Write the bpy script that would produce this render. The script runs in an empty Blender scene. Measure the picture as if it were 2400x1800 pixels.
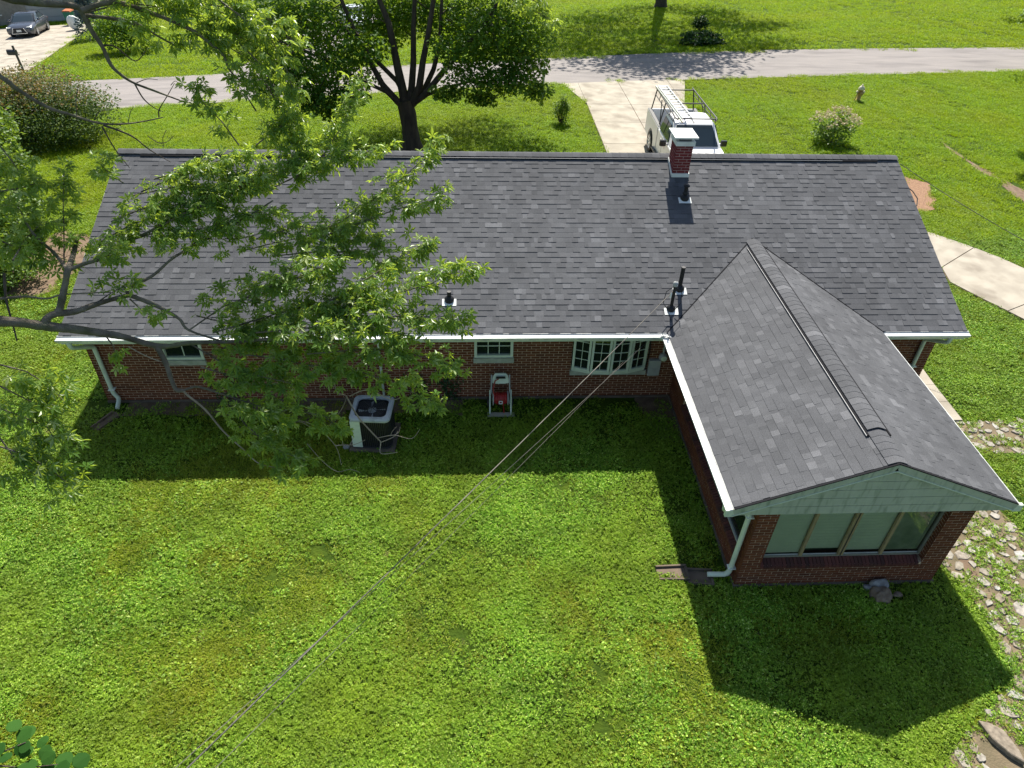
import bpy, math, random
import numpy as np
from mathutils import Vector, Matrix
random.seed(7); rng = np.random.default_rng(7)
SC = bpy.context.scene
COL = SC.collection
R = math.radians

# ------------------------------------------------------------ camera, world, sun, exposure
CAM = np.array([8.267, -12.663, 10.669]); FPX = 1663.6
_ya, _pi, _ro = R(3.942), R(38.907), R(1.96)
FW = np.array([math.sin(_ya)*math.cos(_pi), math.cos(_ya)*math.cos(_pi), -math.sin(_pi)])
_r = np.array([math.cos(_ya), -math.sin(_ya), 0.0]); _u = np.cross(_r, FW)
RT = _r*math.cos(_ro) + _u*math.sin(_ro); UP = -_r*math.sin(_ro) + _u*math.cos(_ro)
cd = bpy.data.cameras.new('camera'); co = bpy.data.objects.new('camera', cd); COL.objects.link(co)
cd.sensor_fit = 'HORIZONTAL'; cd.sensor_width = 36; cd.lens = 36*FPX/2400; cd.clip_start = .1; cd.clip_end = 1000
co.matrix_world = Matrix(((RT[0], UP[0], -FW[0], CAM[0]), (RT[1], UP[1], -FW[1], CAM[1]), (RT[2], UP[2], -FW[2], CAM[2]), (0, 0, 0, 1)))
SC.camera = co
SUN_AZ, SUN_EL = 7.0, 49.5            # degrees from +Y towards +X, elevation
w = bpy.data.worlds.new('World'); SC.world = w; w.use_nodes = True
nt = w.node_tree; bg = nt.nodes['Background']
sky = nt.nodes.new('ShaderNodeTexSky'); sky.sky_type = 'NISHITA'; sky.sun_disc = False
sky.sun_elevation = R(SUN_EL); sky.sun_rotation = R(SUN_AZ)
nt.links.new(sky.outputs[0], bg.inputs[0]); bg.inputs[1].default_value = 0.082
sl = bpy.data.lights.new('sun', 'SUN'); sl.energy = 5.0; sl.angle = R(.55); sl.color = (1, .95, .86)
so = bpy.data.objects.new('sun', sl); COL.objects.link(so)
SD = Vector((math.sin(R(SUN_AZ))*math.cos(R(SUN_EL)), math.cos(R(SUN_AZ))*math.cos(R(SUN_EL)), math.sin(R(SUN_EL))))
so.rotation_euler = SD.to_track_quat('Z', 'Y').to_euler(); so.location = (0, 40, 50)
SC.view_settings.view_transform = 'Standard'; SC.view_settings.look = 'None'
SC.view_settings.exposure = 0.9; SC.view_settings.gamma = 1.0

# ------------------------------------------------------------ picture rays -> places (distance from what is touched)
def ray(px, py): return FW + RT*(px-1200)/FPX + UP*(900-py)/FPX
def terrain(x, y):                       # the street side falls away gently to the far left
    t = (y-18) - .6*x
    return np.maximum(-6.0, -.078*(np.sqrt(t*t+16)+t)/2*np.clip((y-9)/6, 0, 1))
def gp(px, py, up=0.0):
    d = ray(px, py); z = 0.0
    for _ in range(60):
        P = CAM + d*((z+up-CAM[2])/d[2]); z = .5*z + .5*float(terrain(P[0], P[1]))
    return np.array([P[0], P[1], z])
def at(px, py, dist):
    d = ray(px, py); return CAM + d/np.linalg.norm(d)*dist
def onY(px, py, y): d = ray(px, py); return CAM + d*((y-CAM[1])/d[1])
def onX(px, py, x): d = ray(px, py); return CAM + d*((x-CAM[0])/d[0])
def onZ(px, py, z): d = ray(px, py); return CAM + d*((z-CAM[2])/d[2])
ZE, YE, YR, ZR, XL, XR = 2.216, -.533, 4.295, 4.175, -.078, 18.894
SLP = (ZR-ZE)/(YR-YE)
WA, WB, YF, YG, XEL, XER, ZR2 = 12.86, 16.492, -5.28, -5.361, 12.346, 16.996, 3.172
XM = (XEL+XER)/2; SLW = (ZR2-ZE)/(XM-XEL)
def roofz(y): return ZE+(y-YE)*SLP
def roofp(px, py):
    d = ray(px, py); t = (ZE+(CAM[1]-YE)*SLP-CAM[2])/(d[2]-SLP*d[1]); return CAM+d*t
def pix(P):
    d = np.asarray(P)-CAM; z = d@FW
    return np.stack([1200+FPX*(d@RT)/z, 900-FPX*(d@UP)/z], -1)

# ------------------------------------------------------------ mesh helpers
ORG = {}
def org(o): return np.array(ORG.get(o.name, (0, 0, 0)), float) if o else np.zeros(3)
def tag(o, label=None, cat=None, group=None, kind=None):
    if label: o['label'] = label
    if cat: o['category'] = cat
    if group: o['group'] = group
    if kind: o['kind'] = kind
    return o
def thing(name, label, cat, loc, group=None, rz=0):
    o = bpy.data.objects.new(name, None); COL.objects.link(o); o.location = loc; o.rotation_euler = (0, 0, rz)
    o.empty_display_size = .2; ORG[o.name] = tuple(loc); return tag(o, label, cat, group)
def link_obj(name, me, mat, parent, local=False, at_=None):
    o = bpy.data.objects.new(name, me); COL.objects.link(o)
    if mat and not me.materials: me.materials.append(mat)
    if parent: o.parent = parent
    if at_ is not None: o.location = np.asarray(at_)-org(parent) if parent else at_
    ORG[o.name] = tuple(org(parent)) if parent else (0, 0, 0)
    return o
def np_mesh(name, V, F, smooth=False):
    V = np.asarray(V, np.float32); F = np.asarray(F, np.int32); k = F.shape[1]
    me = bpy.data.meshes.new(name); me.vertices.add(len(V)); me.vertices.foreach_set('co', V.ravel())
    me.loops.add(F.size); me.loops.foreach_set('vertex_index', F.ravel())
    me.polygons.add(len(F)); me.polygons.foreach_set('loop_start', np.arange(0, F.size, k, dtype=np.int32))
    me.polygons.foreach_set('use_smooth', np.full(len(F), bool(smooth)))
    me.update(calc_edges=True); return me
class MB:
    def __init__(s): s.v = []; s.f = []; s.sm = []
    def add(s, vs, fs, smooth=False):
        n = len(s.v); s.v += [tuple(map(float, a)) for a in vs]; s.f += [tuple(i+n for i in f) for f in fs]; s.sm += [smooth]*len(fs); return s
    def box(s, a, b, rz=0, c=None):
        x0, y0, z0 = a; x1, y1, z1 = b
        V = [(x0,y0,z0),(x1,y0,z0),(x1,y1,z0),(x0,y1,z0),(x0,y0,z1),(x1,y0,z1),(x1,y1,z1),(x0,y1,z1)]
        if rz:
            c = c or ((x0+x1)/2, (y0+y1)/2); q, p = math.cos(rz), math.sin(rz)
            V = [(c[0]+(x-c[0])*q-(y-c[1])*p, c[1]+(x-c[0])*p+(y-c[1])*q, z) for x, y, z in V]
        return s.add(V, [(3,2,1,0),(4,5,6,7),(0,1,5,4),(1,2,6,5),(2,3,7,6),(3,0,4,7)])
    def bar(s, p, q, w, h, up=(0,0,1)):
        p, q = Vector(p), Vector(q); d = (q-p).normalized(); u = Vector(up); r = d.cross(u).normalized(); u = r.cross(d).normalized()
        V = []
        for e in (p, q):
            for i, j in ((-1,-1),(1,-1),(1,1),(-1,1)): V.append(e+r*(i*w/2)+u*(j*h/2))
        return s.add(V, [(0,1,2,3),(7,6,5,4),(4,5,1,0),(5,6,2,1),(6,7,3,2),(7,4,0,3)])
    def tube(s, pts, rad, n=8, cap=True):
        pts = [Vector(p) for p in pts]; m = len(pts)
        if not hasattr(rad, '__len__'): rad = [rad]*m
        prev = None; V = []
        for i in range(m):
            d = (pts[min(i+1, m-1)]-pts[max(i-1, 0)]).normalized()
            if prev is None: a = d.orthogonal().normalized()
            else:
                a = prev-d*prev.dot(d)
                a = a.normalized() if a.length > 1e-6 else d.orthogonal().normalized()
            prev = a; b = d.cross(a)
            for k in range(n):
                t = 2*math.pi*k/n; V.append(pts[i]+(a*math.cos(t)+b*math.sin(t))*rad[i])
        F = [(i*n+k, i*n+(k+1) % n, (i+1)*n+(k+1) % n, (i+1)*n+k) for i in range(m-1) for k in range(n)]
        s.add(V, F, True)
        if cap: s.add([V[k] for k in range(n)], [tuple(range(n))[::-1]]); s.add([V[(m-1)*n+k] for k in range(n)], [tuple(range(n))])
        return s
    def lathe(s, prof, c=(0,0,0), n=24, axis='z'):
        V = []
        for r, z in prof:
            for k in range(n):
                t = 2*math.pi*k/n; x, y = r*math.cos(t), r*math.sin(t)
                V.append((c[0]+x, c[1]+y, c[2]+z) if axis == 'z' else ((c[0]+z, c[1]+x, c[2]+y) if axis == 'x' else (c[0]+x, c[1]+z, c[2]+y)))
        m = len(prof)
        return s.add(V, [(i*n+k, i*n+(k+1) % n, (i+1)*n+(k+1) % n, (i+1)*n+k) for i in range(m-1) for k in range(n)], True)
    def prism(s, poly, a, b, axis='z'):
        n = len(poly)
        def P(u, v, w_): return (u, v, w_) if axis == 'z' else ((w_, u, v) if axis == 'x' else (u, w_, v))
        V = [P(u, v, a) for u, v in poly]+[P(u, v, b) for u, v in poly]
        return s.add(V, [tuple(range(n))[::-1], tuple(range(n, 2*n))]+[(i, (i+1) % n, n+(i+1) % n, n+i) for i in range(n)])
    def loft(s, rings, smooth=True, closed=True, caps=True):
        n = len(rings[0]); V = [p for r in rings for p in r]; m = len(rings)
        kk = n if closed else n-1
        s.add(V, [(i*n+k, i*n+(k+1) % n, (i+1)*n+(k+1) % n, (i+1)*n+k) for i in range(m-1) for k in range(kk)], smooth)
        if caps and closed: s.add(rings[0], [tuple(range(n))[::-1]]); s.add(rings[-1], [tuple(range(n))])
        return s
    def build(s, name, mat, parent=None, local=False, kind=None, fix=True, bevel=0):
        o_ = np.zeros(3) if local else org(parent)
        me = bpy.data.meshes.new(name); me.from_pydata([(a-o_[0], b-o_[1], c-o_[2]) for a, b, c in s.v], [], s.f)
        me.polygons.foreach_set('use_smooth', s.sm)
        if fix:
            import bmesh
            bm = bmesh.new(); bm.from_mesh(me); bmesh.ops.recalc_face_normals(bm, faces=bm.faces); bm.to_mesh(me); bm.free()
        me.update(); o = link_obj(name, me, mat, parent)
        if bevel:
            md = o.modifiers.new('bevel', 'BEVEL'); md.width = bevel; md.segments = 2; md.limit_method = 'ANGLE'
        if kind: o['kind'] = kind
        return o

# ------------------------------------------------------------ materials
def NT(m): return m.node_tree.nodes, m.node_tree.links
def mat(name, col, rough=.6, metal=0, spec=.4, var=None, vscale=8, bump=0, bscale=60, dirt=None, dscale=3, damt=.5, stretch=None):
    m = bpy.data.materials.new(name); m.use_nodes = True; N, L = NT(m); b = N['Principled BSDF']
    b.inputs['Roughness'].default_value = rough; b.inputs['Metallic'].default_value = metal; b.inputs['Specular IOR Level'].default_value = spec
    b.inputs['Base Color'].default_value = (*col, 1); out = None
    g = N.new('ShaderNodeNewGeometry'); vec = g.outputs['Position']
    if stretch:
        mp = N.new('ShaderNodeMapping'); mp.inputs['Scale'].default_value = stretch; L.new(vec, mp.inputs['Vector']); vec = mp.outputs[0]
    def noise(sc, det=4):
        n = N.new('ShaderNodeTexNoise'); n.inputs['Scale'].default_value = sc; n.inputs['Detail'].default_value = det; L.new(vec, n.inputs['Vector']); return n.outputs['Fac']
    def mix(f, a, c):
        x = N.new('ShaderNodeMix'); x.data_type = 'RGBA'
        if hasattr(f, 'is_output'): L.new(f, x.inputs[0])
        else: x.inputs[0].default_value = f
        for k, q in ((6, a), (7, c)):
            if hasattr(q, 'is_output'): L.new(q, x.inputs[k])
            else: x.inputs[k].default_value = (*q, 1)
        return x.outputs[2]
    def ramp(f, a, c):
        r = N.new('ShaderNodeMapRange'); r.inputs[1].default_value = a; r.inputs[2].default_value = c; L.new(f, r.inputs[0]); return r.outputs[0]
    cur = tuple(col)
    if var: cur = mix(ramp(noise(vscale), .35, .65), cur, var)
    if dirt:
        f = ramp(noise(dscale, 8), .5, .72); mm = N.new('ShaderNodeMath'); mm.operation = 'MULTIPLY'; mm.inputs[1].default_value = damt; L.new(f, mm.inputs[0])
        cur = mix(mm.outputs[0], cur, dirt)
    if hasattr(cur, 'is_output'): L.new(cur, b.inputs['Base Color'])
    if bump:
        bn = N.new('ShaderNodeBump'); bn.inputs['Strength'].default_value = bump; bn.inputs['Distance'].default_value = .02
        L.new(noise(bscale, 6), bn.inputs['Height']); L.new(bn.outputs[0], b.inputs['Normal'])
    return m
def piece_mat(name, cols, rough=.9, gran=.25, gscale=220, bump=.25, spec=.2, weather=None):
    """colour picked per piece (object random + mesh island random), fine grain on top"""
    m = bpy.data.materials.new(name); m.use_nodes = True; N, L = NT(m); b = N['Principled BSDF']
    b.inputs['Roughness'].default_value = rough; b.inputs['Specular IOR Level'].default_value = spec
    g = N.new('ShaderNodeNewGeometry'); oi = N.new('ShaderNodeObjectInfo')
    ad = N.new('ShaderNodeMath'); ad.operation = 'ADD'; L.new(g.outputs['Random Per Island'], ad.inputs[0]); L.new(oi.outputs['Random'], ad.inputs[1])
    fr = N.new('ShaderNodeMath'); fr.operation = 'FRACT'; L.new(ad.outputs[0], fr.inputs[0])
    cr = N.new('ShaderNodeValToRGB'); cr.color_ramp.interpolation = 'LINEAR'; el = cr.color_ramp.elements
    while len(el) < len(cols): el.new(.5)
    for i, (p, c) in enumerate(cols): el[i].position = p; el[i].color = (*c, 1)
    L.new(fr.outputs[0], cr.inputs[0])
    n = N.new('ShaderNodeTexNoise'); n.inputs['Scale'].default_value = gscale; n.inputs['Detail'].default_value = 3; L.new(g.outputs['Position'], n.inputs['Vector'])
    n2 = N.new('ShaderNodeTexNoise'); n2.inputs['Scale'].default_value = 1.3; n2.inputs['Detail'].default_value = 5; L.new(g.outputs['Position'], n2.inputs['Vector'])
    mr = N.new('ShaderNodeMapRange'); mr.inputs[1].default_value = .25; mr.inputs[2].default_value = .75; mr.inputs[3].default_value = 1-gran; mr.inputs[4].default_value = 1+gran; L.new(n.outputs['Fac'], mr.inputs[0])
    mr2 = N.new('ShaderNodeMapRange'); mr2.inputs[1].default_value = .3; mr2.inputs[2].default_value = .7; mr2.inputs[3].default_value = .88; mr2.inputs[4].default_value = 1.12; L.new(n2.outputs['Fac'], mr2.inputs[0])
    mu = N.new('ShaderNodeMath'); mu.operation = 'MULTIPLY'; L.new(mr.outputs[0], mu.inputs[0]); L.new(mr2.outputs[0], mu.inputs[1])
    n4 = N.new('ShaderNodeTexNoise'); n4.inputs['Scale'].default_value = .45; n4.inputs['Detail'].default_value = 6; L.new(g.outputs['Position'], n4.inputs['Vector'])
    mr4 = N.new('ShaderNodeMapRange'); mr4.inputs[1].default_value = .3; mr4.inputs[2].default_value = .7; mr4.inputs[3].default_value = .9; mr4.inputs[4].default_value = 1.1; L.new(n4.outputs['Fac'], mr4.inputs[0])
    mu4 = N.new('ShaderNodeMath'); mu4.operation = 'MULTIPLY'; L.new(mu.outputs[0], mu4.inputs[0]); L.new(mr4.outputs[0], mu4.inputs[1]); mu = mu4
    vm = N.new('ShaderNodeVectorMath'); vm.operation = 'SCALE'; L.new(cr.outputs[0], vm.inputs[0]); L.new(mu.outputs[0], vm.inputs['Scale'])
    cur = vm.outputs[0]
    if weather:
        n3 = N.new('ShaderNodeTexNoise'); n3.inputs['Scale'].default_value = 2.2; n3.inputs['Detail'].default_value = 8; L.new(g.outputs['Position'], n3.inputs['Vector'])
        r3 = N.new('ShaderNodeMapRange'); r3.inputs[1].default_value = .55; r3.inputs[2].default_value = .75; r3.inputs[4].default_value = .5; L.new(n3.outputs['Fac'], r3.inputs[0])
        x = N.new('ShaderNodeMix'); x.data_type = 'RGBA'; L.new(r3.outputs[0], x.inputs[0]); L.new(cur, x.inputs[6]); x.inputs[7].default_value = (*weather, 1); cur = x.outputs[2]
    L.new(cur, b.inputs['Base Color'])
    if bump:
        bn = N.new('ShaderNodeBump'); bn.inputs['Strength'].default_value = bump; bn.inputs['Distance'].default_value = .004; L.new(n.outputs['Fac'], bn.inputs['Height']); L.new(bn.outputs[0], b.inputs['Normal'])
    return m
def leaf_mat(name, cols, trans=.35, tcol=(.25, .35, .02), rough=.45, spec=.4, back=None, patch=None, pscale=.5, vary=0):
    m = bpy.data.materials.new(name); m.use_nodes = True; N, L = NT(m); b = N['Principled BSDF']
    g = N.new('ShaderNodeNewGeometry'); oi = N.new('ShaderNodeObjectInfo')
    ad = N.new('ShaderNodeMath'); ad.operation = 'ADD'; L.new(g.outputs['Random Per Island'], ad.inputs[0]); L.new(oi.outputs['Random'], ad.inputs[1])
    fr = N.new('ShaderNodeMath'); fr.operation = 'FRACT'; L.new(ad.outputs[0], fr.inputs[0])
    cr = N.new('ShaderNodeValToRGB'); el = cr.color_ramp.elements
    while len(el) < len(cols): el.new(.5)
    for i, (p, c) in enumerate(cols): el[i].position = p; el[i].color = (*c, 1)
    L.new(fr.outputs[0], cr.inputs[0]); cur = cr.outputs[0]
    if patch:
        n = N.new('ShaderNodeTexNoise'); n.inputs['Scale'].default_value = pscale; n.inputs['Detail'].default_value = 5; L.new(g.outputs['Position'], n.inputs['Vector'])
        r3 = N.new('ShaderNodeMapRange'); r3.inputs[1].default_value = .42; r3.inputs[2].default_value = .66; r3.inputs[4].default_value = .75; L.new(n.outputs['Fac'], r3.inputs[0])
        x = N.new('ShaderNodeMix'); x.data_type = 'RGBA'; L.new(r3.outputs[0], x.inputs[0]); L.new(cur, x.inputs[6]); x.inputs[7].default_value = (*patch, 1); cur = x.outputs[2]
    if vary:
        n = N.new('ShaderNodeTexNoise'); n.inputs['Scale'].default_value = 1.3; n.inputs['Detail'].default_value = 7; n.inputs['Roughness'].default_value = .65; L.new(g.outputs['Position'], n.inputs['Vector'])
        r3 = N.new('ShaderNodeMapRange'); r3.inputs[1].default_value = .3; r3.inputs[2].default_value = .7; r3.inputs[3].default_value = 1-vary; r3.inputs[4].default_value = 1+vary; L.new(n.outputs['Fac'], r3.inputs[0])
        vs = N.new('ShaderNodeVectorMath'); vs.operation = 'SCALE'; L.new(cur, vs.inputs[0]); L.new(r3.outputs[0], vs.inputs['Scale']); cur = vs.outputs[0]
    if back:
        x = N.new('ShaderNodeMix'); x.data_type = 'RGBA'; L.new(g.outputs['Backfacing'], x.inputs[0]); L.new(cur, x.inputs[6]); x.inputs[7].default_value = (*back, 1); cur = x.outputs[2]
    L.new(cur, b.inputs['Base Color']); b.inputs['Roughness'].default_value = rough; b.inputs['Specular IOR Level'].default_value = spec
    tr = N.new('ShaderNodeBsdfTranslucent'); tr.inputs[0].default_value = (*tcol, 1)
    ms = N.new('ShaderNodeMixShader'); ms.inputs[0].default_value = trans; L.new(b.outputs[0], ms.inputs[1]); L.new(tr.outputs[0], ms.inputs[2])
    L.new(ms.outputs[0], N['Material Output'].inputs[0]); return m
def glass_mat(name, tint, tr):
    m = bpy.data.materials.new(name); m.use_nodes = True; N, L = NT(m); b = N['Principled BSDF']
    b.inputs['Base Color'].default_value = (*tint, 1); b.inputs['Roughness'].default_value = .04; b.inputs['Specular IOR Level'].default_value = .5
    if tr:
        t = N.new('ShaderNodeBsdfTransparent'); gl = N.new('ShaderNodeBsdfGlossy'); gl.inputs['Roughness'].default_value = .03
        f = N.new('ShaderNodeFresnel'); f.inputs[0].default_value = 1.6; ms = N.new('ShaderNodeMixShader')
        t.inputs[0].default_value = (*tint, 1)
        L.new(f.outputs[0], ms.inputs[0]); L.new(t.outputs[0], ms.inputs[1]); L.new(gl.outputs[0], ms.inputs[2]); L.new(ms.outputs[0], N['Material Output'].inputs[0])
    return m
M = {}
M['shingle'] = piece_mat('shingle', [(0, (.076,.078,.083)), (.3, (.093,.095,.101)), (.5, (.083,.085,.09)), (.7, (.106,.108,.114)), (.85, (.08,.082,.087)), (1, (.133,.135,.142))], gran=.35, gscale=90)
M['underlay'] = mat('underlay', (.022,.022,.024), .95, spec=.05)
M['brick'] = piece_mat('brick', [(0, (.12,.039,.018)), (.3, (.15,.05,.022)), (.55, (.105,.034,.016)), (.8, (.17,.056,.025)), (1, (.085,.029,.015))], gran=.22, gscale=130, weather=(.10,.045,.03))
M['brick_dark'] = piece_mat('brick_dark', [(0, (.09,.035,.03)), (.5, (.13,.045,.035)), (1, (.065,.03,.026))], gran=.3, gscale=90, weather=(.05,.04,.03))
M['chimney_brick'] = piece_mat('chimney_brick', [(0, (.16,.028,.03)), (.5, (.2,.036,.036)), (1, (.13,.024,.028))], gran=.15, gscale=130)
M['mortar'] = mat('mortar', (.62,.45,.31), .95, var=(.5,.36,.24), vscale=6, bump=.3, bscale=150)
M['cmortar'] = mat('chimney_mortar', (.5,.36,.34), .95, bump=.2, bscale=150)
M['concrete'] = mat('concrete', (.4,.36,.29), .9, var=(.31,.275,.22), vscale=1.6, bump=.25, bscale=120, dirt=(.17,.14,.105), dscale=1.1, damt=.75)
M['foundation'] = mat('foundation', (.16,.12,.085), .95, var=(.1,.08,.06), vscale=4, bump=.4, bscale=60)
M['asphalt'] = mat('asphalt', (.21,.19,.18), .9, var=(.25,.225,.21), vscale=.8, bump=.3, bscale=90, dirt=(.12,.108,.104), dscale=.5, damt=.7, stretch=(.6,2.5,1))
M['white'] = mat('white_paint', (.74,.76,.72), .4, dirt=(.35,.37,.33), dscale=5, damt=.35)
M['gutter'] = mat('white_gutter', (.78,.79,.77), .35, dirt=(.22,.23,.24), dscale=7, damt=.6, stretch=(.5,.5,1))
M['siding'] = mat('siding_green_bounce', (.44,.47,.37), .6, var=(.39,.42,.33), vscale=2.5, dirt=(.2,.24,.17), dscale=6, damt=.75, stretch=(2.4,1,.45))  # green bounce from the lawn put into the white siding colour
M['trim'] = mat('trim_green_bounce', (.6,.66,.54), .5, dirt=(.3,.38,.28), dscale=6, damt=.4)  # pale green tint paints lawn bounce onto white trim
M['tan_metal'] = mat('tan_metal', (.3,.23,.12), .45, dirt=(.15,.12,.07), dscale=9)
M['dark_metal'] = mat('dark_metal', (.03,.03,.032), .45, spec=.5)
M['black'] = mat('black_rubber', (.012,.012,.013), .55)
M['blackgloss'] = mat('black_plastic', (.012,.012,.013), .22, spec=.6)
M['alu'] = mat('aluminium', (.72,.73,.74), .32, metal=.85)
M['grey'] = mat('grey_metal', (.36,.37,.36), .5, dirt=(.2,.2,.18), dscale=6)
M['stone_sill'] = mat('stone_sill', (.42,.43,.36), .9, var=(.3,.32,.25), vscale=7, bump=.3)
M['glass'] = glass_mat('dark_glass', (.012,.018,.014), False)
M['clear'] = glass_mat('clear_glass', (.8,.86,.8), True)
M['blind'] = mat('blind', (.66,.7,.58), .7, var=(.6,.64,.53), vscale=3)
M['interior'] = mat('interior', (.06,.07,.06), .9)
M['reflection_backing'] = mat('plant_reflection_green', (.34,.38,.3), .8, var=(.22,.26,.19), vscale=4)  # mottled green paints the plants reflected in the last pane
M['bark'] = mat('bark', (.1,.078,.058), .95, var=(.055,.043,.034), vscale=9, bump=1, bscale=30, stretch=(1,1,.25))
M['bark_pale'] = mat('bark_pale', (.2,.17,.13), .95, var=(.08,.065,.045), vscale=7, bump=1, bscale=35, dirt=(.12,.15,.05), dscale=4, damt=.6)
M['twig'] = mat('dead_twig', (.4,.33,.24), .9, var=(.25,.2,.14), vscale=6)
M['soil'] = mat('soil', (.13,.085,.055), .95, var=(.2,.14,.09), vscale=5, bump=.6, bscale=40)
M['mulch'] = mat('mulch', (.32,.19,.11), .95, var=(.2,.11,.065), vscale=22, bump=1, bscale=45)
M['stone'] = piece_mat('flagstone', [(0, (.27,.24,.19)), (.4, (.34,.32,.28)), (.7, (.24,.2,.15)), (1, (.38,.37,.34))], gran=.4, gscale=16, bump=1.0, weather=(.15,.11,.065))
M['carpaint_white'] = mat('white_vehicle_paint', (.78,.78,.77), .25, spec=.5)
M['carpaint_grey'] = mat('grey_vehicle_paint', (.085,.095,.115), .22, metal=.55, spec=.6)
M['carglass'] = glass_mat('vehicle_glass', (.03,.045,.055), False)
M['leaf_silver'] = leaf_mat('silver_maple_leaf', [(0, (.045,.115,.018)), (.4, (.085,.18,.026)), (.72, (.14,.25,.035)), (.9, (.24,.36,.07)), (1, (.46,.52,.24))], .42, (.5,.64,.05), .36, .5, back=(.26,.36,.16))
M['leaf_maple'] = leaf_mat('maple_leaf', [(0, (.025,.08,.012)), (.5, (.05,.135,.018)), (1, (.1,.21,.03))], .4, (.3,.46,.02), .5, .2)
M['leaf_shrub'] = leaf_mat('shrub_leaf', [(0, (.05,.11,.02)), (.5, (.09,.18,.03)), (1, (.18,.26,.06))], .35, (.35,.5,.04), .5, .3)
M['leaf_bush'] = leaf_mat('bush_leaf', [(0, (.03,.075,.018)), (.6, (.06,.125,.025)), (1, (.12,.17,.04))], .25, (.2,.28,.03), .55, .2)
M['leaf_red'] = leaf_mat('red_tinged_leaf', [(0, (.05,.1,.03)), (.5, (.13,.15,.05)), (.8, (.26,.16,.06)), (1, (.3,.2,.09))], .3, (.3,.22,.05), .5, .3)
M['leaf_dark'] = leaf_mat('dark_leaf', [(0, (.014,.045,.014)), (1, (.035,.085,.022))], .25, (.1,.2,.02), .5, .3)
M['leaf_cream'] = leaf_mat('cream_flower', [(0, (.5,.46,.26)), (.6, (.55,.42,.28)), (1, (.62,.58,.42))], .25, (.5,.45,.2), .6, .2)
M['needle'] = leaf_mat('blue_spruce_needles', [(0, (.05,.085,.09)), (1, (.1,.15,.16))], .1, (.1,.15,.1), .6, .2)
M['clover'] = leaf_mat('clover_leaf', [(0, (.06,.15,.012)), (.45, (.12,.26,.02)), (.72, (.22,.4,.03)), (.9, (.38,.54,.06)), (1, (.55,.64,.18))], .24, (.46,.66,.02), .5, .18, patch=(.2,.27,.02), pscale=.35, vary=.3)
M['grassblade'] = leaf_mat('grass_blade', [(0, (.07,.14,.01)), (.5, (.15,.26,.014)), (.85, (.28,.38,.025)), (1, (.48,.45,.11))], .26, (.46,.6,.015), .5, .15, patch=(.27,.26,.02), pscale=.3, vary=.3)
M['fargrass'] = leaf_mat('far_grass_blade', [(0, (.1,.21,.008)), (.5, (.18,.32,.011)), (1, (.3,.42,.02))], .3, (.5,.66,.01), .5, .12, patch=(.27,.31,.012), pscale=.22, vary=.22)

# ------------------------------------------------------------ ground
def lawn_mat():
    m = bpy.data.materials.new('lawn_ground'); m.use_nodes = True; N, L = NT(m); b = N['Principled BSDF']; b.inputs['Roughness'].default_value = .95; b.inputs['Specular IOR Level'].default_value = .1
    g = N.new('ShaderNodeNewGeometry')
    def ns(sc, d=6):
        n = N.new('ShaderNodeTexNoise'); n.inputs['Scale'].default_value = sc; n.inputs['Detail'].default_value = d; L.new(g.outputs['Position'], n.inputs['Vector']); return n.outputs['Fac']
    def rp(f, a, c):
        r = N.new('ShaderNodeMapRange'); r.inputs[1].default_value = a; r.inputs[2].default_value = c; L.new(f, r.inputs[0]); return r.outputs[0]
    def mx(f, a, c):
        x = N.new('ShaderNodeMix'); x.data_type = 'RGBA'; L.new(f, x.inputs[0])
        for k, q in ((6, a), (7, c)):
            if hasattr(q, 'is_output'): L.new(q, x.inputs[k])
            else: x.inputs[k].default_value = (*q, 1)
        return x.outputs[2]
    c = mx(rp(ns(.25), .35, .65), (.045,.085,.007), (.075,.11,.009))
    c = mx(rp(ns(3.5), .3, .7), c, (.028,.055,.006))
    c = mx(rp(ns(1.7, 8), .66, .78), c, (.17,.13,.07))
    L.new(c, b.inputs['Base Color'])
    bn = N.new('ShaderNodeBump'); bn.inputs['Strength'].default_value = .8; bn.inputs['Distance'].default_value = .06; L.new(ns(14, 8), bn.inputs['Height']); L.new(bn.outputs[0], b.inputs['Normal'])
    return m
M['lawn'] = lawn_mat()
gx = np.concatenate([np.arange(-300, -60, 30), np.arange(-60, 90, 1.5), np.arange(90, 331, 30)]); gy = np.concatenate([np.arange(-150, -30, 30), np.arange(-30, 120, 1.5), np.arange(120, 421, 30)])
X, Y = np.meshgrid(gx, gy); Z = terrain(X, Y); nx, ny = len(gx), len(gy)
ii = np.arange(nx*ny).reshape(ny, nx)
F = np.stack([ii[:-1, :-1], ii[:-1, 1:], ii[1:, 1:], ii[1:, :-1]], -1).reshape(-1, 4)
tag(link_obj('ground', np_mesh('ground', np.stack([X, Y, Z], -1).reshape(-1, 3), F, True), M['lawn'], None), 'broad green lawn spreading round the brick house', 'lawn', kind='structure')

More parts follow.
